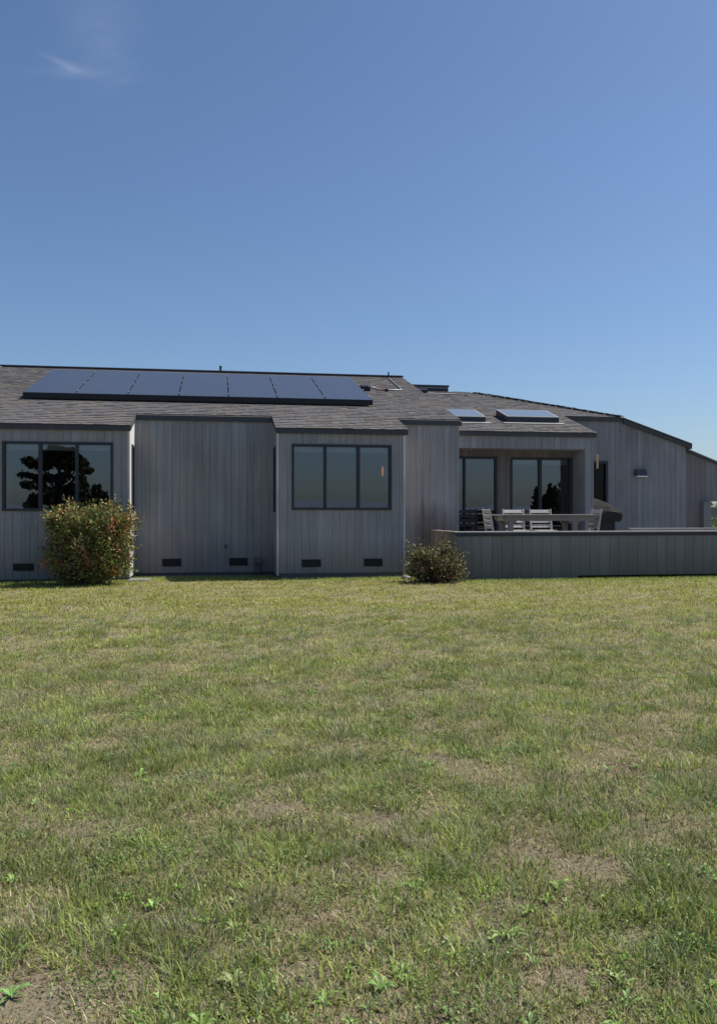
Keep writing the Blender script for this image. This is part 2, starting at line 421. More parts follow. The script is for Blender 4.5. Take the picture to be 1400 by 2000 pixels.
# plinth
b = MB()
b.box(XL + 0.14, XB1 - 0.03, YB + 0.07, YB + 0.3, -0.3, PL + 0.02); b.box(XM0 + 0.03, XM1 - 0.03, YB + 0.05, YB + 0.3, -0.3, 0.125)
b.box(XB1 - 0.06, XM0 + 0.06, YR + 0.07, YR + 0.3, -0.3, PL + 0.06); b.box(XM1 - 0.06, XR - 0.03, YR + 0.07, YR + 0.3, -0.3, PL + 0.02)
b.box(XB1 - 0.25, XB1 - 0.03, YB + 0.31, YR + 0.06, -0.3, PL + 0.02); b.box(XM0 + 0.03, XM0 + 0.25, YB + 0.31, YR + 0.06, -0.3, PL + 0.02)
H(b, 'plinth', m_conc)

# porch: header, post, soffit, back wall, wing wall, annex
b = MB()
zo = at(1143, 877.5, YQ).z; XP0 = ax(1143.5, YQ)
boards(b, XR, XQ1, zo, zl(YQ) - 0.02, YQ + 0.03)
boards(b, XP0, XQ1, 0.43, zo, YQ + 0.03)
boards(b, YQ + 0.03, YW + 0.03, 0.43, lambda u: zl(u) - 0.02, XQ1, 'Y', 1)
boards(b, YQ + 0.03, YD, 0.43, zo, XP0, 'Y', -1)
b.add([(XR, YQ + .03, zo), (XP0, YQ + .03, zo), (XP0, YD, zo), (XR, YD, zo)], [(0, 1, 2, 3)])
H(b, 'porch_wall', m_wing)
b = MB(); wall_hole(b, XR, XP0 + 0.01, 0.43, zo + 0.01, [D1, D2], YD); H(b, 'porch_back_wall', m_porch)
zwl = zl(YW) - 0.02
SR = 0.335
def ztop(u): return zwl if u <= XHIP else zwl - SR * (u - XHIP)
b = MB()
boards(b, XQ1, D3[1], D3[3], zwl, YW + 0.03)
boards(b, D3[1], XHIP, 0.3, ztop, YW + 0.03); boards(b, XHIP, XW1, 0.3, ztop, YW + 0.03)
boards(b, YW + 0.03, YW + 7, 0.0, ztop(XW1), XW1, 'Y', 1)
H(b, 'wing_wall', m_wing)
YA = 19.1
XA1 = ax(1500, YA)
za0 = at(1338, 878, YA).z; sa = (za0 - at(1400, 904, YA).z) / (ax(1400, YA) - ax(1338, YA))
def zan(u): return za0 - sa * (u - ax(1338, YA))
XG0 = ax(1387, YA); zg = at(1387, 979, YA).z; XG1 = XA1 - 0.5
b = MB()
boards(b, XW1 - 0.05, XG0, 0, zan, YA); boards(b, XG0, XG1, zg, zan, YA); boards(b, XG1, XA1, 0, zan, YA)
b.box(XG0, XG1, YA + 0.012, YA + 0.14, zg - 0.002, zg + 0.05)
b.box(XW1 + .003, XW1 + .05, YA - .022, YA - .002, 0, zan(XW1) - .06)
H(b, 'annex_wall', siding('annex_siding', (0.182, 0.178, 0.190), warm=(0.17, 0.165, 0.165)))
b = MB(); pa, pb = ax(1373, YA - .1), ax(1386.5, YA - .1); zc = at(1380, 984, YA - .1).z
b.box(pa, pb, YA - 0.12, YA - 0.004, 0, zc); b.box(pa - 0.02, pb + 0.02, YA - 0.14, YA - 0.002, zc + 0.003, zc + 0.045)
H(b, 'gate_pier', m_wing)

# fascia boards along every eave and rake
b = MB(); FH = 0.098
def fas(x0, x1, y, z, mb=b): mb.box(x0, x1, y, y + 0.028, z - FH, z - 0.012)
OV = 0.05
fas(XL, XB1 + OV * .3, YB - 0.012, zm(YB)); fas(XM0 - OV * .3, XM1 + OV, YB - 0.012, zm(YB))
fas(XB1 + 0.01, XM0 - 0.01, YR - 0.012, zm(YR)); fas(XM1 + 0.005, XR + 0.015, YR - 0.012, zm(YR))
fas(XR + 0.003, XQ1 + OV, YQ - 0.012, zl(YQ)); fas(XQ1 + 0.004, XHIP, YW - 0.012, zl(YW))
def rake(x, y0, y1, zf, t=0.028, mb=b):
    mb.hexa([(x, y0, zf(y0) - FH), (x + t, y0, zf(y0) - FH), (x + t, y0, zf(y0) - .012), (x, y0, zf(y0) - .012)],
            [(x, y1, zf(y1) - FH), (x + t, y1, zf(y1) - FH), (x + t, y1, zf(y1) - .012), (x, y1, zf(y1) - .012)])
rake(XR + 0.016, YR - 0.012, YRIDGE, zm); rake(XL - 0.028, YB, YRIDGE, zm)
rake(XB1 + 0.003, YB + 0.02, YR - 0.02, zm, 0.02); rake(XM0 - 0.023, YB + 0.02, YR - 0.02, zm, 0.02); rake(XM1 + 0.02, YB + .02, YR - 0.02, zm)
rake(XQ1 + 0.02, YQ + 0.02, YW - 0.02, zl)
XWE = XW1 + 0.12
def rk(u): return zl(YW) - SR * (u - XHIP)
b.hexa([(XHIP, YW - 0.04, rk(XHIP) - 0.135), (XHIP, YW + 0.02, rk(XHIP) - 0.135), (XHIP, YW + .02, rk(XHIP) - .01), (XHIP, YW - .04, rk(XHIP) - .01)],
       [(XWE, YW - 0.04, rk(XWE) - 0.135), (XWE, YW + 0.02, rk(XWE) - 0.135), (XWE, YW + .02, rk(XWE) - .01), (XWE, YW - .04, rk(XWE) - .01)])
b.box(XW1 - 0.02, XWE - 0.02, YW + 0.021, YW + 6.5, rk(XWE) - 0.14, rk(XWE) - 0.03)
ua = ax(1338, YA)
b.hexa([(ua, YA - 0.05, zan(ua) - 0.05), (ua, YA + 0.03, zan(ua) - 0.05), (ua, YA + .03, zan(ua) + .01), (ua, YA - .05, zan(ua) + .01)],
       [(XA1, YA - 0.05, zan(XA1) - 0.05), (XA1, YA + 0.03, zan(XA1) - 0.05), (XA1, YA + .03, zan(XA1) + .01), (XA1, YA - .05, zan(XA1) + .01)])
H(b, 'fascia', m_fascia)

# ---- shingled roof, every shingle its own slab
def shingles(mb, ranges, Y0, Y1, zf, expo=0.150, seed=3):
    r = random.Random(seed); Y = Y0 - 0.02; k = 0
    while Y < Y1:
        yt = min(Y + expo * 1.25, Y1 + 0.02)
        for (xa, xb) in ranges(Y + 0.02):
            x = xa
            while x < xb - 0.01:
                w = min(r.uniform(0.09, 0.21), xb - x)
                if xb - x - w < 0.04: w = xb - x
                yb = Y + r.uniform(-0.007, 0.007); th = r.uniform(0.012, 0.021)
                q = vn1(x * 0.6, Y * 0.7); tone = r.gauss(1.07, 0.055) * (0.94 + 0.12 * q)
                cc = r.random()
                base = (0.104, 0.097, 0.096) if cc < 0.74 else ((0.094, 0.095, 0.102) if cc < 0.9 else (0.110, 0.102, 0.084))
                if r.random() < 0.03: tone *= 0.7
                col = tuple(max(0.02, v * tone) for v in base)
                z0, z1 = zf(yb), zf(yt); gp = 0.002
                lo = [(x + gp, yb, z0), (x + w - gp, yb, z0), (x + w - gp, yt, z1), (x + gp, yt, z1)]
                mb.add(lo + [(x + gp, yb, z0 + th), (x + w - gp, yb, z0 + th), (x + w - gp, yt, z1 + 0.002), (x + gp, yt, z1 + 0.002)],
                       [(4, 5, 6, 7), (0, 1, 5, 4), (1, 2, 6, 5), (3, 0, 4, 7)], col)
                x += w
        Y += expo; k += 1
_T = np.random.default_rng(5).random((64, 64))
def vn1(x, y):
    xi, yi = math.floor(x), math.floor(y); fx, fy = x - xi, y - yi
    g = lambda i, j: _T[i % 64, j % 64]
    return (g(xi, yi) * (1 - fx) + g(xi + 1, yi) * fx) * (1 - fy) + (g(xi, yi + 1) * (1 - fx) + g(xi + 1, yi + 1) * fx) * fy
rb = MB()
def main_rng(Y):
    if Y < YR - 0.01: return [(XL - 0.03, XB1 + 0.025), (XM0 - 0.03, XM1 + 0.06)]
    return [(XL - 0.03, XR + 0.05)]
shingles(rb, main_rng, YB, YRIDGE, zm)
def low_rng(Y):
    if Y < YW - 0.01: return [(XR + 0.046, XQ1 + 0.06)]
    return [(XR - 0.02, XHIP - (Y - YW) * SL / SR)]
YLR = YW + 3.05
shingles(rb, low_rng, YQ, YLR, zl, seed=9)
dk = (0.07, 0.065, 0.065)
# roof deck under the shingles and the slopes that face away
def slab(pts, th=0.05):
    lo = [(x, y, z - th) for x, y, z in pts]; rb.hexa(lo, [(x, y, z - 0.004) for x, y, z in pts], dk)
for xa, xb in ((XL + .01, XB1), (XM0, XM1)): slab([(xa, YB + .02, zm(YB + .02)), (xb, YB + .02, zm(YB + .02)), (xb, YR + .02, zm(YR + .02)), (xa, YR + .02, zm(YR + .02))])
slab([(XL + .01, YR + .02, zm(YR + .02)), (XR, YR + .02, zm(YR + .02)), (XR, YRIDGE, zm(YRIDGE)), (XL + .01, YRIDGE, zm(YRIDGE))])
slab([(XL - .03, YRIDGE, zm(YRIDGE) + .01), (XR + .05, YRIDGE, zm(YRIDGE) + .01), (XR + .05, YBK + .1, zm(YR) - .02), (XL - .03, YBK + .1, zm(YR) - .02)])
slab([(XR, YQ + .02, zl(YQ + .02)), (XQ1, YQ + .02, zl(YQ + .02)), (XQ1, YW + .02, zl(YW + .02)), (XR, YW + .02, zl(YW + .02))])
xk = XHIP - (YLR - YW) * SL / SR
slab([(XR, YW + .02, zl(YW + .02)), (XHIP, YW + .02, zl(YW + .02)), (xk, YLR, zl(YLR)), (XR, YLR, zl(YLR))])
slab([(XR, YLR, zl(YLR)), (xk, YLR, zl(YLR)), (XHIP, YLR + 3, zl(YW)), (XR, YLR + 3, zl(YW))])
slab([(XHIP, YW - .05, zl(YW)), (XWE, YW - .05, rk(XWE)), (XWE, YLR + 3, rk(XWE)), (XHIP, YLR + 3, zl(YW)), (xk, YLR, zl(YLR))])
rb.hexa([(ua, YA - .06, zan(ua) + .012), (XA1, YA - .06, zan(XA1) + .012), (XA1, YA + 4, zan(XA1) + .012), (ua, YA + 4, zan(ua) + .012)],
        [(ua, YA - .06, zan(ua) + .03), (XA1, YA - .06, zan(XA1) + .03), (XA1, YA + 4, zan(XA1) + .03), (ua, YA + 4, zan(ua) + .03)], (0.5, 0.46, 0.45))
roof = H(rb, 'roof', m_shingle)
# hip shingles: overlapping short caps down the hip
hb = MB(); hr = random.Random(4)
nh = 30
for i in range(1, nh):
    f0, f1 = i / nh, (i + 1.5) / nh
    P = lambda f: Vector((xk + (XHIP - xk) * (1 - f), YLR + (YW - YLR) * (1 - f), zl(YLR) + (zl(YW) - zl(YLR)) * (1 - f)))
    hb.bar(P(1 - f0) + Vector((0, 0, .02)), P(max(1 - f1, 0)) + Vector((0, 0, .035 + hr.uniform(0, .012))), 0.16, 0.014,
           col=tuple(v * hr.uniform(.7, 1.2) for v in (0.105, 0.097, 0.088)))
H(hb, 'hip_cap', m_shingle)
b = MB()
b.hexa([(XL - .06, YRIDGE - .13, zm(YRIDGE) - .012), (XR + .07, YRIDGE - .13, zm(YRIDGE) - .012), (XR + .07, YRIDGE, zm(YRIDGE) + .012), (XL - .06, YRIDGE, zm(YRIDGE) + .012)],
       [(XL - .06, YRIDGE - .13, zm(YRIDGE) + .018), (XR + .07, YRIDGE - .13, zm(YRIDGE) + .018), (XR + .07, YRIDGE, zm(YRIDGE) + .052), (XL - .06, YRIDGE, zm(YRIDGE) + .052)])
H(b, 'ridge_cap', m_black)

# ---- windows and doors: a frame mesh with its panes as sub-parts
def window(name, r, Y, mull, fw=0.045, axis='X', sign=-1, reflection_strip=True, depth=0.1, glass=None):
    u0, u1, z0, z1 = r
    f = MB()
    def bx(a, b, c, d, proud=0.0):
        y0, y1 = (Y - proud, Y + depth) if sign < 0 else (Y - depth, Y + proud)
        if axis == 'X': f.box(a, b, y0, y1, c, d)
        else: f.box(y0, y1, a, b, c, d)
    bx(u0, u1, z1 - fw, z1, 0.02); bx(u0, u1, z0, z0 + fw, 0.028)
    bx(u0, u0 + fw, z0 + fw, z1 - fw, 0.018); bx(u1 - fw, u1, z0 + fw, z1 - fw, 0.018)
    edges = [u0 + fw]
    for (a, b_) in mull:
        bx(a, b_, z0 + fw, z1 - fw, 0.010); edges += [a, b_]
    edges.append(u1 - fw)
    fo = H(f, name, m_frame, bevel=0.004)
    for k in range(0, len(edges), 2):
        a, b_ = edges[k], edges[k + 1]; g = MB(); yy = Y + 0.045 * (1 if sign < 0 else -1)
        tl = random.uniform(-0.0016, 0.0016)          # no two panes sit exactly true
        if axis == 'X': g.add([(a, yy, z0 + fw), (b_, yy + tl, z0 + fw), (b_, yy + tl, z1 - fw), (a, yy, z1 - fw)], [(0, 1, 2, 3)])
        else: g.add([(yy, a, z0 + fw), (yy, b_, z0 + fw), (yy, b_, z1 - fw), (yy, a, z1 - fw)], [(0, 1, 2, 3)])
        g.build('pane', glass or m_glass, fo)
        if reflection_strip and axis == 'X':
            q = MB(); q.box(a + 0.01, b_ - 0.01, Y + 0.13, Y + 0.16, z1 - fw - 0.10, z1 - 0.005); q.build('reflection_strip', m_reflection_strip, fo)  # added pale strip imitating the reflection at the top of each pane
    return fo
def mz(x0, x1, Y): return (ax(x0, Y), ax(x1, Y))
window('window', W1, YB + 0.03, [mz(75, 81.5, YB), mz(147, 152.5, YB)])
window('window', W2, YB + 0.03, [mz(632.8, 638.2, YB), mz(697.5, 703.5, YB)])
window('side_window', SW, XB1, [], axis='Y', sign=1, reflection_strip=False)
window('side_window', SW, XM0, [], axis='Y', sign=-1, reflection_strip=False)
window('sliding_door', D1, YD, [mz(905, 909, YD)], fw=0.05, reflection_strip=False)
window('sliding_door', D2, YD, [mz(1052, 1057.5, YD)], fw=0.05)
window('glazed_door', D3, YW + 0.03, [], fw=0.06, reflection_strip=False, glass=m_screen)

# rooms behind the glass
def room(x0, x1, y0, y1, z0, z1):
    b.add([(x0, y1, z0), (x1, y1, z0), (x1, y1, z1), (x0, y1, z1)], [(0, 1, 2, 3)])
    b.add([(x0, y0, z0), (x0, y1, z0), (x0, y1, z1), (x0, y0, z1)], [(0, 1, 2, 3)])
    b.add([(x1, y0, z0), (x1, y1, z0), (x1, y1, z1), (x1, y0, z1)], [(3, 2, 1, 0)])
    b.add([(x0, y0, z1), (x1, y0, z1), (x1, y1, z1), (x0, y1, z1)], [(0, 1, 2, 3)])
for (x0, x1, y0, y1, z0, z1) in ((XL + .2, XB1 - .05, YB + .1, YB + 4.2, .42, 2.62), (XM0 + .05, XM1 - .05, YB + .1, YB + 4.2, .42, 2.62),
                                 (XR + .06, XQ1 + .2, YD + .08, YD + 4.6, .42, 2.66), (XQ1 + .25, XHIP, YW + .1, YW + 2.5, .42, 2.66)):
    b = MB(); fl = MB(); room(x0, x1, y0, y1, z0, z1)
    fl.add([(x0, y0, z0 + .004), (x1, y0, z0 + .004), (x1, y1, z0 + .004), (x0, y1, z0 + .004)], [(0, 1, 2, 3)])
    H(b, 'interior_wall', m_room); H(fl, 'interior_floor', m_roomfloor)

# crawl-space vents: frame with a louvred dark insert
def vent(px0, px1, py0, py1, Y):
    u0, u1, z0, z1 = rect(px0, px1, py0, py1, Y)
    f = MB(); y = Y + 0.03
    for a, b_, c_, d in ((u0, u1, z1 - .012, z1), (u0, u1, z0, z0 + .012), (u0, u0 + .012, z0 + .012, z1 - .012), (u1 - .012, u1, z0 + .012, z1 - .012)):
        f.box(a, b_, y - 0.012, y + 0.01, c_, d)
    n = 5
    for k in range(n):
        zz = z0 + .012 + (z1 - z0 - .024) * (k + .5) / n
        f.hexa([(u0 + .012, y - .010, zz - .008), (u1 - .012, y - .010, zz - .008), (u1 - .012, y + .004, zz + .006), (u0 + .012, y + .004, zz + .006)],
               [(u0 + .012, y - .010, zz - .005), (u1 - .012, y - .010, zz - .005), (u1 - .012, y + .004, zz + .009), (u0 + .012, y + .004, zz + .009)])
    f.box(u0 + .012, u1 - .012, y - 0.002, y + 0.012, z0 + .012, z1 - .012)
    H(f, 'crawl_vent', m_vent)
for v in ((26, 66, 1101, 1115, YB), (317, 354, 1091.5, 1106, YR), (448, 484, 1090, 1104.5, YR), (590, 627, 1093, 1107.5, YB), (711, 747, 1091.5, 1106, YB)): vent(*v)
# skylights on the lower roof
m_sky = None
m, t, p = new_mat('skylight_glass'); p.inputs['Base Color'].default_value = (0.15, 0.165, 0.165, 1); p.inputs['Roughness'].default_value = 0.06
p.inputs['Specular IOR Level'].default_value = 0.8; p.inputs['Coat Weight'].default_value = 0.6; m_sky = m
def on_low(px, py, lift=0.0):                     # where the ray meets the lower roof raised by lift
    d = ray(px, py); k = (zl(0) + lift - HC) / (d.z - SL * d.y); return Vector((d.x * k, d.y * k, HC + d.z * k))
def on_main(px, py, lift=0.0):
    d = ray(px, py); k = (zm(0) + lift - HC) / (d.z - SL * d.y); return Vector((d.x * k, d.y * k, HC + d.z * k))
def skylight(x0, x1, y0, y1, h):
    c = MB(); loop = [(x0, y0), (x1, y0), (x1, y1), (x0, y1)]
    c.hexa([(x, y, zl(y) - .01) for x, y in loop], [(x, y, zl(y) + h) for x, y in loop])
    o = H(c, 'skylight', m_frame)
    g = MB(); i = 0.0; loop = [(x0 - i, y0 - .015), (x1 + i, y0 - .015), (x1 + i, y1), (x0 - i, y1)]
    g.hexa([(x, y, zl(y) + h + .002) for x, y in loop], [(x, y, zl(y) + h + .018) for x, y in loop]); g.build('rim', m_metal, o)
    g = MB(); i = .035; loop = [(x0 + i, y0 + i), (x1 - i, y0 + i), (x1 - i, y1 - i), (x0 + i, y1 - i)]
    g.hexa([(x, y, zl(y) + h + .004) for x, y in loop], [(x, y, zl(y) + h + .022) for x, y in loop]); g.build('glass', m_sky, o)
    g = MB(); g.hexa([(x, y, zl(y) + .018) for x, y in ((x0 - .1, y0 - .12), (x1 + .1, y0 - .12), (x1 + .1, y0), (x0 - .1, y0))],
                     [(x, y, zl(y) + .026) for x, y in ((x0 - .1, y0 - .12), (x1 + .1, y0 - .12), (x1 + .1, y0), (x0 - .1, y0))]); g.build('flashing', m_metal, o)
A = on_low(948, 815, .13); B = on_low(930, 801.5, .13); C = on_low(874, 815, .13)
skylight(max(C.x, XR + .12), A.x, A.y, B.y, .13)
A = on_low(1091, 816, .14); B = on_low(1058, 803, .14); C = on_low(993, 816, .14)
skylight(C.x, A.x, A.y, B.y, .14)
# box skylight on the ridge of the lower roof, plumbing stack behind the main ridge
b = MB(); a0, a1 = at(800, 752, YLR + .2), at(873, 765, YLR + .2)
b.box(a0.x, a1.x, YLR + .1, YLR + 1.3, a1.z - .2, a0.z - .05); o = H(b, 'ridge_skylight', m_frame)
b = MB(); b.box(a0.x - .03, a1.x + .02, YLR + .07, YLR + 1.33, a0.z - .047, a0.z); b.build('rim', m_fascia, o)
b = MB(); b.box(a0.x + .02, a1.x - .02, YLR + .088, YLR + .099, a0.z - .085, a0.z - .062); b.build('glass', m_sky, o)
q = at(431, 715, YRIDGE + .35); b = MB(); b.tube([(q.x, q.y, zm(YRIDGE) - .3), (q.x, q.y, q.z - .02)], 0.032, 12); b.tube([(q.x, q.y, q.z - .02), (q.x, q.y, q.z)], 0.038, 12)
H(b, 'vent_pipe', m_frame)

# ------------------------------------------------------------------ solar panels: seven columns, two rows
m_panel, t, p = new_mat('solar_glass')
tcx = N(t, 'ShaderNodeTexCoord').outputs['Object']
br = N(t, 'ShaderNodeTexBrick'); br.offset = 0; br.inputs['Scale'].default_value = 1; br.inputs['Brick Width'].default_value = 0.17; br.inputs['Row Height'].default_value = 0.17
br.inputs['Mortar Size'].default_value = 0.0025; br.inputs['Color1'].default_value = (0.027, 0.032, 0.047, 1); br.inputs['Color2'].default_value = (0.030, 0.035, 0.050, 1)
br.inputs['Mortar'].default_value = (0.036, 0.041, 0.056, 1); L(t, tcx, br.inputs['Vector'])
nn = noise(t, 3.0, 5, tcx)
cc = mul_col(t, br.outputs['Color'], (0.10, 0.10, 0.105), M(t, 'MULTIPLY', nn, 0.28), 'MIX')
L(t, cc, p.inputs['Base Color']); p.inputs['Roughness'].default_value = 0.3; p.inputs['Coat Weight'].default_value = 0.22; p.inputs['Coat Roughness'].default_value = 0.05
m_pframe = plain('panel_frame_coating', (0.040, 0.045, 0.062), 0.3, 20, 0.1, spec=0.5)
SA = math.atan(SL); UP = Vector((0, math.cos(SA), math.sin(SA))); NR = Vector((0, -math.sin(SA), math.cos(SA)))
LIFT = 0.15
pts = [on_main(x, y, LIFT / math.cos(SA)) for x, y in ((44, 766.5), (727.5, 780.5), (104, 721.5), (682, 736))]
px0, px1 = (pts[0].x + pts[2].x) / 2, (pts[1].x + pts[3].x) / 2
py0, py1 = (pts[0].y + pts[1].y) / 2, min((pts[2].y + pts[3].y) / 2, YRIDGE - 0.25)
NCOL = 7; GAP = 0.022
pw = (px1 - px0 - GAP * (NCOL - 1)) / NCOL; RGAP = 0.001; plen = ((py1 - py0) / math.cos(SA) - RGAP) / 2
def make_panel():
    r = empty('solar_panel')
    g = MB(); g.box(.010, pw - .010, .001, plen - .0005, -.006, .0008); g.build('solar_cells', m_panel, r, local=True)
    f = MB()
    for a in ((0, pw, 0, .010), (0, pw, plen - .010, plen), (0, .010, .010, plen - .010), (pw - .010, pw, .010, plen - .010)): f.box(a[0], a[1], a[2], a[3], -.04, 0)
    f.build('frame', m_pframe, r, local=True)
    for yy in (plen * .2, plen * .8):
        c_ = MB(); c_.box(pw - .004, pw + GAP + .004, yy - .025, yy + .025, .001, .012); c_.build('clamp', m_metal, r, local=True)
        c_ = MB(); c_.box(-.004, pw + .004, yy - .02, yy + .02, -.085, -.041); c_.box(pw * .45, pw * .45 + .06, yy - .03, yy + .03, -LIFT - .01, -.085); c_.build('mounting_rail', m_black, r, local=True)
    return r
ORD = ['first', 'second', 'third', 'middle', 'fifth', 'sixth', 'last']
proto = None
for row in range(2):
    for k in range(NCOL):
        o = proto = make_panel() if proto is None else proto
        if row or k: o = copy_tree(proto)
        xx = px0 + k * (pw + GAP); dist = row * (plen + RGAP)
        base = Vector((xx, py0, zm(py0) + LIFT / math.cos(SA))) + UP * dist
        o.location = base; o.rotation_euler = (SA, 0, 0)
        where = 'upper row just under the roof ridge' if row else 'lower row above the eaves'
        tag(o, f'{ORD[k]} dark solar panel from the left in the {where}', 'solar panel', 'solar panels on the shingled roof')
# black strip added for the shadow in the gap under the array's lower edge
b = MB(); a0 = Vector((px0, py0, zm(py0) + LIFT / math.cos(SA)))
b.box(px0, px0 + 7 * pw + 6 * GAP, py0 - 0.014, py0 - 0.003, a0.z - .115, a0.z - .004)
tag(b.build('gap_shadow_strip', m_black, None, (px0, py0, a0.z - .1)), 'long black strip standing in for the shadowed gap under the solar panels', 'shadow strip')

# junction box, conduits, small white box
def RP(px, py, lift=0.03): return on_main(px, py, lift)
q = RP(714, 757, .08); jb = empty('junction_box', (q.x, q.y, zm(q.y)))
tag(jb, 'black junction box with pale lid beside the last solar panels', 'junction box')
b = MB(); b.box(q.x - .13, q.x + .10, q.y - .1, q.y + .1, zm(q.y) - .02, zm(q.y) + .09); b.build('body', m_black, jb, bevel=.008)
b = MB(); b.box(q.x - .15, q.x + .05, q.y - .12, q.y + .12, zm(q.y) + .092, zm(q.y) + .115); b.build('lid', m_metal, jb)
b = MB(); b.tube([RP(722, 755, .08), RP(731, 757), RP(738, 761), RP(758, 761.5), RP(783, 761.5), RP(784, 760.5), RP(760, 739.5)], 0.015, 8)
cd = empty('conduit', RP(758, 761)); tag(cd, 'pale conduit running from junction box and bending up to the ridge', 'conduit')
b.build('pipe', m_metal, cd, smooth=True)
b = MB(); b.tube([RP(737, 760.3, .034), RP(754, 761.2, .034)], 0.022, 8); b.build('red_sleeve', m_copper, cd)
b = MB(); P_ = RP(755, 761.5, .05); b.box(P_.x - .04, P_.x + .03, P_.y - .03, P_.y + .03, P_.z - .05, P_.z + .02); b.build('fitting', m_black, cd); b = MB(); P_ = RP(758.5, 737, .02); b.tube([P_, P_ + Vector((0, 0, .14))], .02, 8); b.build('fitting', m_black, cd)
def LP(px, py, lift=0.03): return on_low(px, py, lift)
q = LP(824, 763, .05)
b = MB(); b.box(q.x - .16, q.x + .12, q.y - .1, q.y + .1, zl(q.y) - .01, zl(q.y) + .05)
vb = empty('roof_vent', (q.x, q.y, zl(q.y))); tag(vb, 'small pale roof vent beside the gable edge of the higher roof', 'roof vent')
b.build('body', m_black, vb); b = MB(); b.box(q.x - .2, q.x + .10, q.y - .13, q.y + .12, zl(q.y) + .053, zl(q.y) + .085); b.build('hood', m_metal, vb)
b = MB(); b.tube([LP(836, 768), LP(860, 769), LP(890, 770), LP(911, 771.5)], 0.010, 6); b.tube([LP(908, 771.2), LP(912, 772.4)], .022, 6)
tag(b.build('roof_cable', m_metal, None, LP(860, 769)), 'thin grey cable lying across shingles near the hip', 'cable')
b = MB(); q0, q1 = LP(939, 776, .02), LP(958, 778.5, .02)
b.tube([q0.lerp(q1, f) + Vector((0, 0, .1 * math.sin(math.pi * f))) for f in [i / 8 for i in range(9)]], .008, 6)
tag(b.build('wire_loop', m_metal, None, q0), 'small arched wire standing on the hip ridge', 'wire')

# ------------------------------------------------------------------ patio wall, deck
ZP = at(890, 1038.5, YP).z
XP = ax(890, YP); XPE = ax(1520, YP)
pw_ = empty('patio_wall', (XP, YP, 0)); tag(pw_, 'low dark grey green board wall with pale cap in front of the patio', 'wall')
b = MB(); boards(b, XP, XPE, lambda u: 0.07 if u > ax(1120, YP) else 0.005, ZP - 0.055, YP, bw=0.19); b.box(XP + .002, XPE, YP + .012, YP + .1, .08, ZP - .056); b.build('boards', m_patio, pw_)
b = MB(); boards(b, YP + .001, YR, 0.0, ZP - 0.055, XP, 'Y', -1); b.build('return_boards', siding('return_boards', (0.20, 0.175, 0.155), axis='Y'), pw_)
b = MB(); b.box(XP - .012, XPE, YP - .022, YP + .15, ZP - .020, ZP); b.build('cap', m_cap, pw_, bevel=.003)
b = MB(); b.box(XP - .012, XP + .15, YP + .152, YR - .002, ZP - .05, ZP - .004); b.build('return_cap', plain('brown_cap_board', (.16, .135, .115), .85, 12, .4), pw_)
b = MB(); b.box(XP - .012, XPE, YP - .018, YP + .01, ZP - .085, ZP - .022); b.build('apron', m_frame, pw_)
deck = MB()
x = XP + .16; i = 0
while x < XPE:
    deck.box(x, min(x + .135, XPE), YP + .101, YD - .002 if x < XP0 else YW - .002, .40, .43); x += .142
tag(deck.build('patio_deck', plain('deck_boards', (0.22, 0.21, 0.20), .85, 16, .35), None, (XP, YP, .4)), kind='structure')
b = MB(); yb_ = 17.35; xb0 = ax(1232, yb_)
zb_ = at(1300, 1031.5, yb_).z
lw = empty('low_wall', (xb0, yb_, .43)); tag(lw, 'short low wall with pale cap behind the patio wall near the right edge', 'wall')
b.box(xb0, XPE + 1, yb_, yb_ + .12, .43, zb_ - .04); b.build('boards', m_wing, lw)
b = MB(); b.box(xb0 - .02, XPE + 1, yb_ - .03, yb_ + .15, zb_ - .038, zb_); b.build('cap', m_cap, lw)

# ------------------------------------------------------------------ patio furniture
ZD = 0.43
def make_chair(mat):
    r = empty('patio_chair')
    def part(name, mb): return mb.build(name, mat, r, local=True, bevel=.003)
    s = MB()
    for k in range(6): s.box(-.21, .21, -.22 + k * .072, -.22 + k * .072 + .06, .425, .445)
    s.box(-.205, -.175, -.2, .2, .385, .424); s.box(.175, .205, -.2, .2, .385, .424); s.box(-.174, .174, -.2, -.175, .385, .424)
    part('seat', s)
    bk = MB()
    def bp(z): return .2 + (z - .44) * .17       # the back leans away
    for z in (.50, .60, .70, .80):
        bk.bar((-.205, bp(z + .03), z + .03), (.205, bp(z + .03), z + .03), .02, .072, up=(0, .36, 1))
    part('backrest', bk)
    for sx in (-1, 1):
        l = MB(); l.bar((sx * .2, -.2, 0), (sx * .2, -.2, .424), .04, .045, up=(0, 1, 0)); part('leg', l)
        l = MB(); l.bar((sx * .222, .27, 0), (sx * .222, .2, .44), .035, .045, up=(0, 1, 0)); l.bar((sx * .222, .2, .4405), (sx * .222, bp(.88), .88), .035, .045, up=(0, 1, 0), h2=.03); part('leg', l)
    return r
ch = make_chair(m_teak); CG = 'slatted chairs round the patio table'
YT0, YT1 = 15.45, 16.2
XT0, XT1 = ax(968, (YT0 + YT1) / 2), ax(1158, (YT0 + YT1) / 2)
q = ax(975, 15.85)
ch.location = (q, 15.85, ZD); ch.rotation_euler = (0, 0, RAD(89)); tag(ch, 'silvered slatted wooden chair at the left end of patio table, seen from the side', 'chair', CG)
for px, lab, rz, Y in ((1011, 'pale slatted wooden chair behind patio table, in front of the bare left glass', 2, 16.52),
                       (1063, 'pale slatted wooden chair behind patio table, beside the door mullion and dark tree reflection', -2, 16.5)):
    c = copy_tree(ch); c.location = (ax(px, Y), Y, ZD); c.rotation_euler = (0, 0, RAD(rz)); tag(c, lab, 'chair', CG)
c = copy_tree(ch); c.location = (ax(1139, 15.85), 15.85, ZD); c.rotation_euler = (0, 0, RAD(-91)); tag(c, 'silvered slatted wooden chair at the right end of patio table beside the covered grill', 'chair', CG)
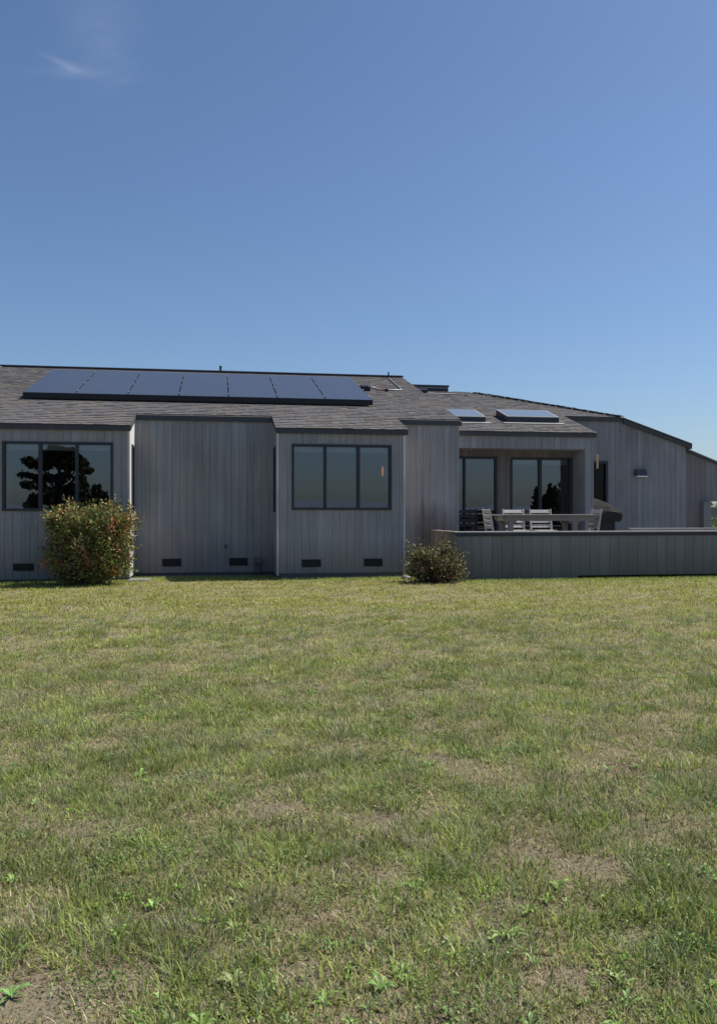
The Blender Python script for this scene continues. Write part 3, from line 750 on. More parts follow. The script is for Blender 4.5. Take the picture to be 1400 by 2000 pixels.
dc = make_chair(m_teakd); dc.location = (ax(919, 17.2), 17.2, ZD); dc.rotation_euler = (0, 0, RAD(4)); tag(dc, 'dark slatted chair added for the reflection seen in the narrow sliding door', 'chair')
# table
tb = empty('patio_table', ((XT0 + XT1) / 2, (YT0 + YT1) / 2, ZD)); tag(tb, 'long silvered wooden dining table on the patio', 'table')
b = MB(); n = 7; wv = (YT1 - YT0) / n; ZT = at(1060, 1004.5, YT1).z
for k in range(n): b.box(XT0, XT1, YT0 + k * wv, YT0 + (k + 1) * wv - .006, ZT - .03, ZT)
b.build('tabletop', m_table, tb, bevel=.003)
b = MB(); e = .1
b.box(XT0 + e, XT1 - e, YT0 + .08, YT0 + .105, ZT - .125, ZT - .032); b.box(XT0 + e, XT1 - e, YT1 - .105, YT1 - .08, ZT - .125, ZT - .032)
b.box(XT0 + e, XT0 + e + .025, YT0 + .106, YT1 - .106, ZT - .125, ZT - .032); b.box(XT1 - e - .025, XT1 - e, YT0 + .106, YT1 - .106, ZT - .125, ZT - .032)
b.build('apron', m_table, tb)
for sx, sy in ((XT0 + .22, YT0 + .15), (XT1 - .5, YT0 + .15), (XT0 + .22, YT1 - .15), (XT1 - .5, YT1 - .15)):
    b = MB(); b.bar((sx, sy, ZT - .032), (sx, sy, ZD), .095, .095, up=(0, 1, 0), w2=.07, h2=.07)
    for s_ in (-1, 1): b.bar((sx + s_ * .048, sy, ZT - .17), (sx + s_ * .16, sy, ZT - .05), .05, .05, up=(0, 1, 0))
    b.build('leg', m_table, tb)
# covered grill
gx, gy = ax(1161, 17.95), 17.95
gr = empty('grill', (gx, gy, ZD)); tag(gr, 'barbecue grill under a fitted dark grey cover by the porch post', 'grill')
m_cover = plain('grill_cover_vinyl', (0.032, 0.031, 0.030), .9, 9, .5, spec=.08, bmp=.02)
zt_ = at(1165, 974, gy).z; zb2 = at(1190, 1013, gy - .3).z; rw = (ax(1205, gy) - gx)
prof = [(-1.0, 0.0), (-1.0, .30), (-.94, .50), (-.80, .74), (-.6, .92), (-.38, 1.0), (.0, 1.0), (.18, .97), (.5, .80), (.78, .56), (.94, .36), (1.0, .26), (1.0, .08), (.95, 0.0)]
b = MB(); n = len(prof); ny = 7
for j in range(ny):
    f = j / (ny - 1); yy = gy - .3 + .6 * f; sc = 1 - .06 * (2 * abs(f - .5)) ** 3; hc = (.36, .66, .88, 1.0, .98, .85, .4)[j]
    for (u, h) in prof:
        b.v.append((gx + u * rw * sc + .008 * math.sin(9 * u + 5 * f), yy + .012 * math.sin(11 * u + h * 7), zb2 + (min(h, hc) * .75 + min(h, 1) * hc * .25) * (zt_ - zb2) + .006 * math.sin(14 * u + 3 * j)))
for j in range(ny - 1):
    for k in range(n):
        k2 = (k + 1) % n; b.f.append((j * n + k, j * n + k2, (j + 1) * n + k2, (j + 1) * n + k)); b.c.append(None)
b.f.append(tuple(range(n - 1, -1, -1))); b.f.append(tuple(range((ny - 1) * n, ny * n))); b.c += [None, None]
b.build('cover', m_cover, gr)
b = MB(); b.box(gx - rw * .72, gx + rw * .66, gy - .25, gy + .25, ZD + .14, zb2 - .002); b.build('cart', m_black, gr)
b = MB(); b.hexa([(gx - rw * .9, gy - .27, zb2 - .07), (gx + rw * .86, gy - .27, zb2 - .07), (gx + rw * .86, gy + .27, zb2 - .07), (gx - rw * .9, gy + .27, zb2 - .07)],
                 [(gx - rw * .985, gy - .29, zb2 + .004), (gx + rw * .96, gy - .29, zb2 + .004), (gx + rw * .96, gy + .29, zb2 + .004), (gx - rw * .985, gy + .29, zb2 + .004)])
b.build('cover_skirt', m_cover, gr)
for s_ in (-1, 1):
    for yy in (-.2, .2):
        b = MB(); b.bar((gx + s_ * rw * .62, gy + yy, ZD + .2), (gx + s_ * rw * .88, gy + yy, ZD), .045, .045, up=(0, 1, 0)); b.build('leg', plain('grill_leg', (.12, .12, .12), .5), gr)
# wall lamps
u0, u1, z0, z1 = rect(1241, 1262, 917, 931, YW - .06)
wl = empty('wall_lamp', ((u0 + u1) / 2, YW + .02, z0)); tag(wl, 'dark hooded box lamp mounted on the grey wing wall', 'lamp')
b = MB(); b.hexa([(u0, YW - .10, z0 + .02), (u1, YW - .10, z0 + .02), (u1, YW + .028, z0 + .02), (u0, YW + .028, z0 + .02)],
                 [(u0 + .004, YW - .06, z1), (u1 - .004, YW - .06, z1), (u1 - .01, YW + .028, z1), (u0 + .01, YW + .028, z1)]); b.build('hood', m_fascia, wl)
b = MB(); b.box(u0 + .01, u1 + .008, YW - .115, YW + .027, z0 - .006, z0 + .018); b.build('lip', plain('lamp_lip', (.7, .7, .7), .5), wl)
u0, u1, z0, z1 = rect(1162.3, 1167, 888, 915, YQ + .15)
sc_ = empty('wall_sconce', (XQ1, YQ + .15, z0)); tag(sc_, 'narrow pale wooden sconce on the side of the porch post', 'lamp')
b = MB(); b.box(u0 + .018, u1, YQ + .12, YQ + .15, z0, z1); b.build('shade', plain('pale_sconce_wood', (.42, .33, .22), .7), sc_, bevel=.004)
b = MB(); b.box(XQ1 + .003, u1 - .006, YQ + .13, YQ + .18, z0 - .02, z0 - .001); b.build('bracket', m_black, sc_)
# lamps and furnishings seen dimly through the glass
q = at(747, 911, YB + 1.6); q2 = at(747, 930, YB + 1.6)
pl_ = empty('pendant_lamp', (q.x, q.y, q2.z)); tag(pl_, 'slim lit amber pendant lamp behind the middle bay window', 'lamp')
b = MB(); b.tube([(q.x, q.y, q2.z), (q.x, q.y, (q.z + q2.z) / 2), (q.x, q.y, q.z)], [.018, .026, .02], 10); b.build('lamp_shade', m_amber, pl_)
b = MB(); b.tube([(q.x, q.y, q.z), (q.x, q.y, 2.61)], .004, 6); b.build('cord', m_black, pl_)
q = at(664, 940, YB + 2.6)
p2 = empty('table_lamp', (q.x, q.y, .43)); tag(p2, 'small reddish lamp deep behind the middle pane', 'lamp')
b = MB(); b.tube([(q.x, q.y, q.z - .1), (q.x, q.y, q.z + .02)], [.06, .035], 14); b.build('lamp_shade', m_soft, p2)
b = MB(); b.tube([(q.x, q.y, .43), (q.x, q.y, q.z - .1)], .015, 8); b.build('stand', m_black, p2)
u0, u1, z0, z1 = rect(9, 27, 917, 995, YB + .35)
cb = MB(); nn_ = 12
for k in range(nn_):
    xa, xb2 = u0 + (u1 - u0) * k / nn_, u0 + (u1 - u0) * (k + 1) / nn_; oa, ob_ = .03 * (k % 2), .03 * ((k + 1) % 2)
    cb.hexa([(xa, YB + .34 + oa, .45), (xb2, YB + .34 + ob_, .45), (xb2, YB + .346 + ob_, .45), (xa, YB + .346 + oa, .45)],
            [(xa, YB + .34 + oa, z1), (xb2, YB + .34 + ob_, z1), (xb2, YB + .346 + ob_, z1), (xa, YB + .346 + oa, z1)])
tag(cb.build('curtain', m_curtain, None, (u0, YB + .34, .45)), 'brown curtain gathered at the left edge of the left bay window', 'curtain')
u0, u1, z0, z1 = rect(33, 76, 987, 1003, YB + .9)
bd = empty('bed', ((u0 + u1) / 2, YB + 1.2, .43)); tag(bd, 'bed with white pillow low behind the left bay window', 'bed')
b = MB(); b.hexa([(u0, YB + .7, z0 - .1), (u1 + .2, YB + .7, z0 - .1), (u1 + .2, YB + 2.6, z0 - .1), (u0, YB + 2.6, z0 - .1)], [(u0 + .1, YB + .75, z1 - .02), (u1, YB + .75, z0 + .03), (u1, YB + 2.5, z0 + .03), (u0 + .1, YB + 2.5, z1 - .02)])
b.build('pillow', m_bed, bd, bevel=.04)
b = MB(); b.box(u0 - .1, u1 + .6, YB + .65, YB + 2.7, .43, z0 - .102); b.build('mattress', m_bed, bd)

# small fittings at the foot of the wall
q = at(441, 1068, YR); hb_ = empty('hose_tap', (q.x, YR + .03, q.z)); tag(hb_, 'small dark garden tap on the recessed wall above the vent', 'tap')
b = MB(); b.tube([(q.x, YR + .03, q.z), (q.x, YR - .06, q.z), (q.x, YR - .08, q.z - .03)], [.014, .016, .012], 8); b.build('spout', m_black, hb_)
b = MB(); b.tube([(q.x, YR - .04, q.z + .015), (q.x, YR - .04, q.z + .04)], [.008, .026], 8); b.build('handle', m_black, hb_)
u0, u1, z0, z1 = rect(495.5, 511, 1089, 1116, YR - .05)
ub = empty('utility_box', ((u0 + u1) / 2, YR + .03, z0)); tag(ub, 'small brownish utility box low on the recessed wall near middle bay', 'utility box')
m_util = plain('brown_utility_box', (.11, .10, .10), .7)
zm_ = z0 + (z1 - z0) * .62
b = MB(); b.box(u0 + .02, u1 - .02, YR - .05, YR + .029, z0 - .03, zm_); b.build('body', m_util, ub)
b = MB(); b.hexa([(u0, YR - .10, zm_ + .002), (u1, YR - .10, zm_ + .002), (u1, YR + .028, zm_ + .002), (u0, YR + .028, zm_ + .002)], [(u0, YR - .07, z1), (u1, YR - .07, z1), (u1, YR + .028, z1), (u0, YR + .028, z1)]); b.build('lid', m_util, ub)
b = MB(); b.box(XB1 - .10, XB1 + .36, YB - .02, YB + .50, -.02, .024)
tag(b.build('paver', m_pave, None, (XB1, YB, 0), bevel=.01), 'pale concrete paver at the foot of the left bay corner', 'paver')
b = MB(); b.box(XB1 + .37, XM0 - .05, YR - .28, YR + .06, -.02, .02)
tag(b.build('gravel_strip', m_conc, None, (XB1, YR, 0)), kind='structure')
def rock(px, Y, r, label):
    x = ax(px, Y); rr = random.Random(px); vs, fs = [], []
    nu, nv = 9, 6
    for i in range(nv + 1):
        ph = math.pi * i / nv
        for k in range(nu):
            a = 2 * math.pi * k / nu; rad = r * rr.uniform(.8, 1.15)
            vs.append((x + rad * math.sin(ph) * math.cos(a) * 1.3, Y + rad * math.sin(ph) * math.sin(a), r * .35 + rad * .75 * math.cos(ph)))
    for i in range(nv):
        for k in range(nu): fs.append((i * nu + k, i * nu + (k + 1) % nu, (i + 1) * nu + (k + 1) % nu, (i + 1) * nu + k))
    b = MB().add(vs, fs); tag(b.build('rock', m_pave, None, (x, Y, 0), smooth=True), label, 'rock')
rock(793, 15.2, .07, 'pale stone in the grass beside the small dark shrub')

# ------------------------------------------------------------------ shrubs: stems with leaves along them
m_leaf = attr_mat('shrub_leaf', .55, 40, .25, .35, trans=.22)
m_bark = plain('shrub_bark', (.09, .065, .05), .9, 30, .4)
def leaves(P, D, size, cols, seed):
    """one folded leaf (two quads) per point; P points, D preferred directions"""
    r = np.random.default_rng(seed); n = len(P)
    d = D + r.normal(0, .75, (n, 3)); d /= np.linalg.norm(d, axis=1, keepdims=True)
    s = np.cross(d, r.normal(0, 1, (n, 3))); s /= np.linalg.norm(s, axis=1, keepdims=True)
    nn = np.cross(d, s); Ln = size * r.uniform(.6, 1.35, (n, 1)); w = Ln * r.uniform(.26, .4, (n, 1))
    v = np.stack([P, P + d * Ln * .5 + s * w + nn * w * .3, P + d * Ln, P + d * Ln * .5 - s * w + nn * w * .3], 1).reshape(-1, 3)
    i = np.arange(n)[:, None] * 4
    tris = np.concatenate([i + np.array([0, 1, 2]), i + np.array([0, 2, 3])]).reshape(-1, 3)
    return v, tris, np.repeat(cols, 4, 0)
def shrub(name, base, shape, nst, nleaf, lsize, palette, label, seed, shoots=0):
    """shape(theta, phi) -> end point offset of a stem"""
    r = np.random.default_rng(seed); root = empty(name, base); tag(root, label, 'shrub')
    st = MB(); P, D, Cc = [], [], []
    pal, wt = np.array([c for c, _ in palette]), np.array([w for _, w in palette], float); wt /= wt.sum()
    for k in range(nst):
        e = np.array(shape(r)); b0 = np.array([r.normal(0, .10), r.normal(0, .08), 0.02]); mid = b0 * .4 + e * .5 + np.array([0, 0, .12]) + r.normal(0, .05, 3)
        c_tone = pal[r.choice(len(pal), p=wt)] * r.uniform(.7, 1.9)
        f = np.linspace(0, 1, 7)[:, None]; cur = (1 - f) ** 2 * b0 + 2 * f * (1 - f) * mid + f * f * e
        if k % 2 == 0: st.tube([Vector(p_) + Vector(base) for p_ in cur], [.011 * (1 - .8 * x_) for x_ in np.linspace(0, 1, 7)], 4)
        m_ = nleaf
        ff = (1 - r.random(m_) ** 1.35 * .68)[:, None]
        q = (1 - ff) ** 2 * b0 + 2 * ff * (1 - ff) * mid + ff * ff * e + r.normal(0, .055, (m_, 3))
        q[:, 2] = np.maximum(q[:, 2], .03)
        P.append(q); dd = (e - mid); dd = dd / np.linalg.norm(dd) + np.array([0, 0, .3]); D.append(np.repeat(dd[None], m_, 0))
        own = pal[r.choice(len(pal), m_, p=wt)]; mixf = .68
        Cc.append((own * (1 - mixf) + c_tone * mixf) * r.uniform(.65, 1.35, (m_, 1)))
    for k in range(shoots):
        e = np.array(shape(r)); e[2] = abs(e[2]); 
        top = e + np.array([r.normal(0, .05), r.normal(0, .04), r.uniform(.10, .22)]); m_ = 26
        ff = r.random((m_, 1)); P.append(e * (1 - ff) + top * ff + r.normal(0, .012, (m_, 3))); D.append(np.repeat(np.array([[0, 0, 1.0]]), m_, 0))
        Cc.append(pal[r.choice(len(pal), m_, p=wt)] * r.uniform(.8, 1.5, (m_, 1)))
        st.tube([Vector(e) + Vector(base), Vector(top) + Vector(base)], [.005, .002], 4)
    P, D, Cc = np.concatenate(P) + np.array(base), np.concatenate(D), np.concatenate(Cc)
    v, tr, cc_ = leaves(P, D, lsize, Cc, seed + 1)
    np_mesh('foliage', v, None, tr, cc_, m_leaf, root)
    st.build('stems', m_bark, root)
    return root
bx_, by_ = ax(175, 14.95), 14.95
def shape1(r):
    a = r.uniform(0, 2 * math.pi); z = .06 + 1.28 * r.random()
    wz = .62 + .26 * min(1, z / .55) - (.06 if z > 1.2 else 0)
    rad = r.random() ** .33
    k = (abs(math.cos(a)) ** 2.1 + abs(math.sin(a)) ** 2.1) ** (-1 / 2.1) * r.uniform(.82, 1.06) * (.93 + .07 * math.sin(7 * z + 3 * a))
    top = 1.40 + .06 * math.sin(5 * a) - .32 * rad ** 2.5 * r.uniform(.6, 1)
    if r.random() < .3: z = top * r.uniform(.84, 1.02)
    return (math.cos(a) * k * wz * rad * .99, math.sin(a) * k * .58 * rad * (.75 + .25 * min(1, z / .6)), min(z, top))
shrub('shrub', (bx_, by_, 0), shape1, 400, 112, .045,
      [((.095, .13, .03), 30), ((.17, .185, .05), 26), ((.24, .20, .08), 15), ((.30, .105, .05), 13), ((.05, .075, .026), 18), ((.34, .28, .16), 13), ((.16, .24, .045), 10)],
      'large dense shrub with reddish and olive leaves in front of the left bay', 21, shoots=46)
sx_, sy_ = ax(850, 14.45), 14.45
def shape2(r):
    a = r.uniform(0, 2 * math.pi); z = .05 + (.49 + .15 * math.sin(2 * a + 1)) * r.random() ** .9; rad = r.random() ** .4 * r.uniform(.8, 1.12)
    wz = .58 * math.sqrt(max(.05, 1 - (max(0, z - .18) / .62) ** 2))
    return (math.cos(a) * wz * rad, math.sin(a) * wz * .75 * rad, z * (1 + .12 * math.sin(3 * a)))
shrub('shrub', (sx_, sy_, 0), shape2, 190, 46, .040,
      [((.06, .075, .025), 26), ((.09, .065, .04), 15), ((.16, .12, .065), 12), ((.11, .035, .03), 8), ((.14, .165, .045), 20), ((.28, .23, .13), 10)],
      'small dark twiggy shrub at the left end of the patio wall', 33, shoots=60)

# ------------------------------------------------------------------ right edge: garden beyond the gate opening
GY = 25.0
q0 = at(1380, 993, GY); gw = MB(); gw.box(q0.x - .6, q0.x + 4, GY, GY + .2, 0, q0.z); gwo = empty('garden_wall', (q0.x, GY, 0)); tag(gwo, 'pale low garden wall seen through the gap at the right edge', 'wall')
gw.build('blocks', m_pave, gwo); gw = MB(); gw.box(q0.x - .62, q0.x + 4, GY - .03, GY + .23, q0.z + .002, q0.z + .05); gw.build('coping', m_cap, gwo)
def shape3(r):
    a = r.uniform(0, 2 * math.pi); z = r.random() ** .7; rad = r.random() ** .4
    return (math.cos(a) * .75 * rad, math.sin(a) * .6 * rad, .1 + z * .98)
shrub('garden_plant', (ax(1402, 22.5), 22.5, 0), shape3, 90, 45, .06, [((.13, .16, .06), 3), ((.2, .22, .1), 2), ((.08, .12, .04), 2)], 'pale green garden plant in front of the garden wall', 41)
def shape4(r):
    a = r.uniform(0, 2 * math.pi); z = r.random() ** .6; rad = r.random() ** .4
    return (math.cos(a) * 1.1 * rad, math.sin(a) * .8 * rad, .2 + z * 1.45)
shrub('hedge', (ax(1400, 26.5), 26.5, 0), shape4, 110, 45, .075, [((.03, .05, .02), 3), ((.05, .08, .03), 2)], 'dark green hedge plant behind the garden wall', 43)

# ------------------------------------------------------------------ trees and hills behind the viewer, mirrored in the windows
m_tree = attr_mat('tree_foliage', .7, 4, .3, .15, trans=.1)
m_trunk = plain('tree_bark', (.07, .055, .045), .95, 6, .4, bmp=.02)
def mirror(px, py, Ym, Yt):                        # where a thing seen in a pane at Ym stands when it is at Yt
    v = at(px, py, 2 * Ym - Yt); return Vector((v.x, Yt, v.z))
def tree(name, base, clumps, nleaf, lsize, label, seed, limbs, pal):
    r = np.random.default_rng(seed); root = empty(name, base); tag(root, label, 'tree', 'trees behind the viewer mirrored in the glass')
    P, Cc = [], []
    for (cx, cy, cz, rx, ry, rz) in clumps:
        n = nleaf; d = r.normal(0, 1, (n, 3)); d /= np.linalg.norm(d, axis=1, keepdims=True); k = r.random((n, 1)) ** .45
        P.append(d * k * np.array([rx, ry, rz]) + np.array([cx, cy, cz])); Cc.append(np.repeat(np.array([pal[r.integers(len(pal))]]), n, 0) * r.uniform(.6, 1.4, (n, 1)))
    P = np.concatenate(P) + np.array(base); v, tr, c_ = leaves(P, np.zeros_like(P) + np.array([0, 0, .4]), lsize, np.concatenate(Cc), seed)
    np_mesh('crown', v, None, tr, c_, m_tree, root)
    tb_ = MB()
    for pts_, r0, r1 in limbs: tb_.tube([Vector(p_) + Vector(base) for p_ in pts_], np.linspace(r0, r1, len(pts_)).tolist(), 8)
    tb_.build('trunk', m_trunk, root)
DK = [(.03, .04, .02), (.045, .055, .025), (.022, .03, .017)]
YT = -52.0; c0 = mirror(112, 1000, YB, YT); top = mirror(105, 871, YB, YT).z; half = (mirror(165, 950, YB, YT).x - mirror(45, 950, YB, YT).x) / 2
r_ = random.Random(3); cl_ = []; lb = [([(0, 0, 0), (.1, 0, top * .35), (-.1, 0, top * .6), (0, 0, top * .85)], .45, .1)]
lay = [(.97, .6, 11), (.90, 1.0, 15), (.81, 1.15, 10), (.64, .95, 8), (.50, .9, 10), (.36, .95, 13), (.24, 1.1, 14), (.12, 1.25, 14)]
for (hz, wx, n_) in lay:
    for k in range(n_):
        a = r_.uniform(-1, 1); yy = r_.uniform(-.6, .6); rr_ = r_.uniform(.09, .17) * half * 1.5
        z_ = (hz + r_.uniform(-.05, .03) - .12 * a * a * (hz > .7)) * top
        cl_.append((a * wx * half * .97, yy * half, z_ - rr_ * .4, rr_ * 1.35, rr_ * 1.2, rr_ * .55))
        if k % 3 == 0: lb.append(([(0, 0, z_ * .6), (a * wx * half * .5, yy * half * .5, z_ * .82), (a * wx * half * .8, yy * half * .8, z_ - .1)], .12, .04))
tree('cypress_tree', (c0.x, YT, 0), cl_, 420, .26, 'tall spreading dark cypress behind the viewer, mirrored in left window', 51, lb, DK)
def bushy(px, py, Ym, Yt, w, label, seed):
    q = mirror(px, py, Ym, Yt); h = q.z; rr = random.Random(seed); cs = []
    for sp in range(6):                            # several pointed leaders, the middle one tallest
        ox, oy = (0, 0) if sp == 0 else (rr.uniform(-.85, .85) * w, rr.uniform(-.6, .6) * w); hh = h * (1 if sp == 0 else rr.uniform(.55, .88))
        for lv_ in range(9):
            f = (lv_ + .4) / 9; rad_ = w * .52 * (1 - f) ** .8 + .10
            cs.append((ox + rr.uniform(-.22, .22) * rad_, oy + rr.uniform(-.3, .3) * rad_, hh * f, rad_ * rr.uniform(.8, 1.25), rad_, hh / 9 * .8))
    tree('dense_tree', (q.x, Yt, 0), cs, 150, .21, label, seed, [([(0, 0, 0), (.05, 0, h * .5), (0, 0, h * .8)], .22, .06)], DK)
bushy(166, 936, YB, -50, 2.3, 'dark tree just right of the mirrored cypress', 61)
bushy(186, 948, YB, -50, 1.6, 'shorter dark tree mirrored at the right pane of left window', 62)
bushy(208, 962, YB, -49, 1.5, 'lowest dark tree mirrored at the right edge of left window', 63)
bushy(1043, 955, YD, -38, 1.0, 'small dark tree mirrored by the wide door mullion', 65)
bushy(1066, 956, YD, -38, 1.1, 'rounded dark tree mirrored right of the wide door mullion', 66)
bushy(1096, 915, YD, -38, 1.7, 'tall dark tree mirrored at right end of wide door', 67)
bushy(1116, 900, YD, -39, 2.0, 'tallest dark tree mirrored beyond the wide door frame', 68)
# hills far behind the viewer
hv, hf = [], []; nx = 90
for i in range(nx + 1):
    x = -2600 + 5200 * i / nx
    h = 17 + 9 * math.sin(x * .0031 + 1) + 6 * math.sin(x * .0083) + 3 * math.sin(x * .021)
    hv += [(x, -1650, -1), (x, -1900, max(6, h)), (x, -2600, -1)]
for i in range(nx):
    for k in (0, 1): hf.append((3 * i + k, 3 * i + k + 1, 3 * i + k + 4, 3 * i + k + 3))
tag(MB().add(hv, hf).build('hills', plain('hazy_hill_scrub', (.13, .16, .20), 1.0, .01, .2), smooth=True), kind='structure')

# ------------------------------------------------------------------ grass: real blades over the whole lawn in view
m_grass = attr_mat('grass_blade', .55, 1, 0, .3, trans=.42)
LAWN = dict(t0=1.65, t1=16.6)
def fields(x, y):
    dry = fbm(x * .55 + 11, y * .55 + 5, 1); pat = fbm(x * 3.2, y * 3.2, 7); fine = fbm(x * 5.5, y * 5.5, 13)
    return dry, pat, fine
def bare_mask(x, y):
    d, p_, f_ = fields(x, y); return np.clip((fbm(x * 2.3 + 40, y * 2.3 + 9, 23) * .6 + f_ * .4 - .60) * 9, 0, 1)
BP = []
for px, py, rx, ry in ((70, 1955, 190, 75), (210, 1920, 90, 35), (420, 1866, 75, 16), (540, 1580, 65, 17), (600, 1905, 60, 25), (735, 1712, 70, 14), (1030, 1668, 55, 14), (1175, 1702, 85, 26),
                       (1245, 1838, 85, 34), (1010, 1772, 60, 16), (850, 1480, 40, 10), (1005, 1500, 40, 11), (950, 1418, 35, 7), (660, 1690, 40, 12), (1330, 1930, 50, 22), (900, 1940, 60, 26),
                       (290, 1322, 30, 5), (480, 1200, 22, 4), (320, 1795, 45, 14), (1120, 1905, 60, 18), (760, 1600, 35, 9), (255, 1410, 35, 6)):
    d_ = ray(px, py); k_ = HC / -d_.z; BP.append((d_.x * k_, d_.y * k_, 1.15 * rx * k_ / F, 1.2 * ry * k_ * k_ / (F * HC)))
def patches(x, y):                                # worn bare spots near the viewer
    m = np.zeros_like(x); wob = fbm(x * 4, y * 4, 31) * 1.2
    for cx, cy, rx, ry in BP: m = np.maximum(m, np.clip(1.8 - np.sqrt(((x - cx) / rx) ** 2 + ((y - cy) / ry) ** 2) - wob, 0, 1))
    return m
def in_lawn(x, y):
    ok = y < np.where(x < XB1 + .3, YB + .02, np.where(x < XM0, YR - .25, np.where(x < XM1 + .05, YB + .02, np.where(x < XP, YR - .05, YP - .02))))
    return ok
V_, Q_, T_, C_ = [], [], [], []; off = 0
def add_blades(px_, py_, h, az, lean, w, col, z0=None):
    global off
    n = len(px_)
    d = np.stack([np.cos(az), np.sin(az), np.zeros(n)], 1); fz = az + np.pi / 2 + rng.normal(0, .5, n)
    s = np.stack([np.cos(fz), np.sin(fz), np.zeros(n)], 1) * (w / 2)[:, None]
    P0 = np.stack([px_, py_, np.zeros(n) - .004], 1); up = np.array([0, 0, 1.0])
    hz = h * np.cos(lean); hx = h * np.sin(lean)
    mid = P0 + up * (hz * .62)[:, None] + d * (hx * .42)[:, None]
    tip = P0 + up * hz[:, None] + d * hx[:, None]
    v = np.stack([P0 - s, P0 + s, mid + s * .75, mid - s * .75, tip], 1).reshape(-1, 3)
    i = off + np.arange(n)[:, None] * 5
    V_.append(v); Q_.append(i + np.array([0, 1, 2, 3])); T_.append(i + np.array([3, 2, 4]))
    sh = np.array([.85, .85, 1.0, 1.0, 1.1])[None, :, None]
    C_.append((col[:, None, :] * sh).reshape(-1, 3)); off += n * 5
GREEN = np.array([(.150, .220, .046), (.200, .268, .060), (.255, .305, .074), (.215, .260, .130), (.285, .300, .080)])
STRAW = np.array([(.42, .36, .215), (.35, .30, .16), (.50, .43, .28), (.29, .195, .125)])
edges = [1.65, 2.4, 3.2, 4.2, 5.5, 7.2, 9.4, 12.0, 14.4, 16.7]
dens = [1300, 1050, 860, 650, 460, 330, 240, 190, 180]          # tufts to the square metre
for (ta, tb2), dn in zip(zip(edges[:-1], edges[1:]), dens):
    area = .52 * (tb2 ** 2 - ta ** 2) + 4.4 * (tb2 - ta)
    n = int(area * dn)
    tt = np.sqrt(rng.uniform(ta ** 2, tb2 ** 2, n)); rr = rng.uniform(-1, 1, n) * (.52 * tt + 2.2)
    X = tt * SN + rr * CS; Y = tt * CS - rr * SN
    dry, pat, fine = fields(X, Y); bare = np.maximum(bare_mask(X, Y) * np.clip((9 - tt) / 5, .15, .8), patches(X, Y))
    keep = in_lawn(X, Y) & (rng.random(n) > bare * .96)
    X, Y, tt, dry, pat, fine, bare = (a[keep] for a in (X, Y, tt, dry, pat, fine, bare)); n = len(X)
    far = np.clip((tt - 4) / 8, 0, 1)
    vig = np.clip(.42 + .7 * (pat - .5) + .8 * (fine - .5), .1, 1.2)
    nb = 15 if tb2 < 8 else 13
    hgt = (.024 + .052 * vig * rng.uniform(.5, 1.35, n)) * (1 - .2 * far)
    greenness = np.clip(.73 + 1.25 * (pat - .5) - .55 * (dry - .5) + .5 * (fine - .5) + rng.normal(0, .2, n) - .45 * bare, .03, .97)
    tg = GREEN[rng.integers(0, len(GREEN), n)]; ts = STRAW[rng.integers(0, len(STRAW), n)]
    k = np.repeat(np.arange(n), nb); m_ = n * nb
    sig = .026 + .02 * far[k]
    ox, oy = rng.normal(0, 1, m_) * sig, rng.normal(0, 1, m_) * sig
    az = np.arctan2(oy, ox) + rng.normal(0, .9, m_)
    isg = rng.random(m_) < greenness[k]
    lie = rng.random(m_) < np.where(isg, .10, .3)
    lean = np.where(lie, rng.uniform(1.15, 1.5, m_), np.abs(rng.normal(.85, .36, m_))); lean = np.clip(lean, .02, 1.5)
    h = hgt[k] * rng.uniform(.55, 1.35, m_) * np.where(isg, 1, .85)
    w = (.0023 + .0027 * rng.random(m_)) * (1 + .15 * far[k]) * (1 + 1.2 * far[k]) * np.where(isg, 1.15, .8)
    tv = (rng.uniform(.72, 1.3, n) * (.46 + 1.14 * fbm(X * 4.6 + 5, Y * 4.6, 41)))[k][:, None]
    col = np.where(isg[:, None], tg[k], ts[k]) * rng.uniform(.7, 1.35, (m_, 1)) * tv
    yel = (far[k] * .72)[:, None]; col = col * (1 - yel) + (col * .58 + np.array([.21, .178, .040])) * yel
    add_blades(X[k] + ox, Y[k] + oy, h, az, lean, w, col)
    # thatch: dry stems lying flat
    nt_ = int(n * .9); j = rng.integers(0, n, nt_)
    add_blades(X[j] + rng.normal(0, .05, nt_), Y[j] + rng.normal(0, .05, nt_), rng.uniform(.03, .08, nt_), rng.uniform(0, 6.28, nt_), rng.uniform(1.3, 1.53, nt_),
               (.0022 + .001 * rng.random(nt_)) * (1 + far[j]), STRAW[rng.integers(0, 4, nt_)] * rng.uniform(.6, 1.1, (nt_, 1)))
# a low mat of short leaves between the tufts close to the viewer
n = 460000; tt = np.sqrt(rng.uniform(1.65 ** 2, 7.5 ** 2, n)); n_keep = rng.random(n) < np.clip((2.6 / tt) ** .8, 0, 1); tt = tt[n_keep]; n = len(tt)
rr = rng.uniform(-1, 1, n) * (.47 * tt + 1.0); X = tt * SN + rr * CS; Y = tt * CS - rr * SN
dry, pat, fine = fields(X, Y); bare = patches(X, Y); kp = rng.random(n) > bare * .9; X, Y, tt, dry, pat, fine, bare = (a[kp] for a in (X, Y, tt, dry, pat, fine, bare)); n = len(X)
isg = rng.random(n) < np.clip(.62 + 1.4 * (pat - .5) + .9 * (fine - .5), .05, .95)
col = np.where(isg[:, None], GREEN[rng.integers(0, 5, n)], STRAW[rng.integers(0, 4, n)]) * rng.uniform(.55, 1.2, (n, 1)) * (.6 + .8 * fbm(X * 6, Y * 6, 61))[:, None]
add_blades(X, Y, rng.uniform(.014, .040, n), rng.uniform(0, 6.28, n), rng.uniform(.7, 1.45, n), rng.uniform(.0024, .0052, n), col)
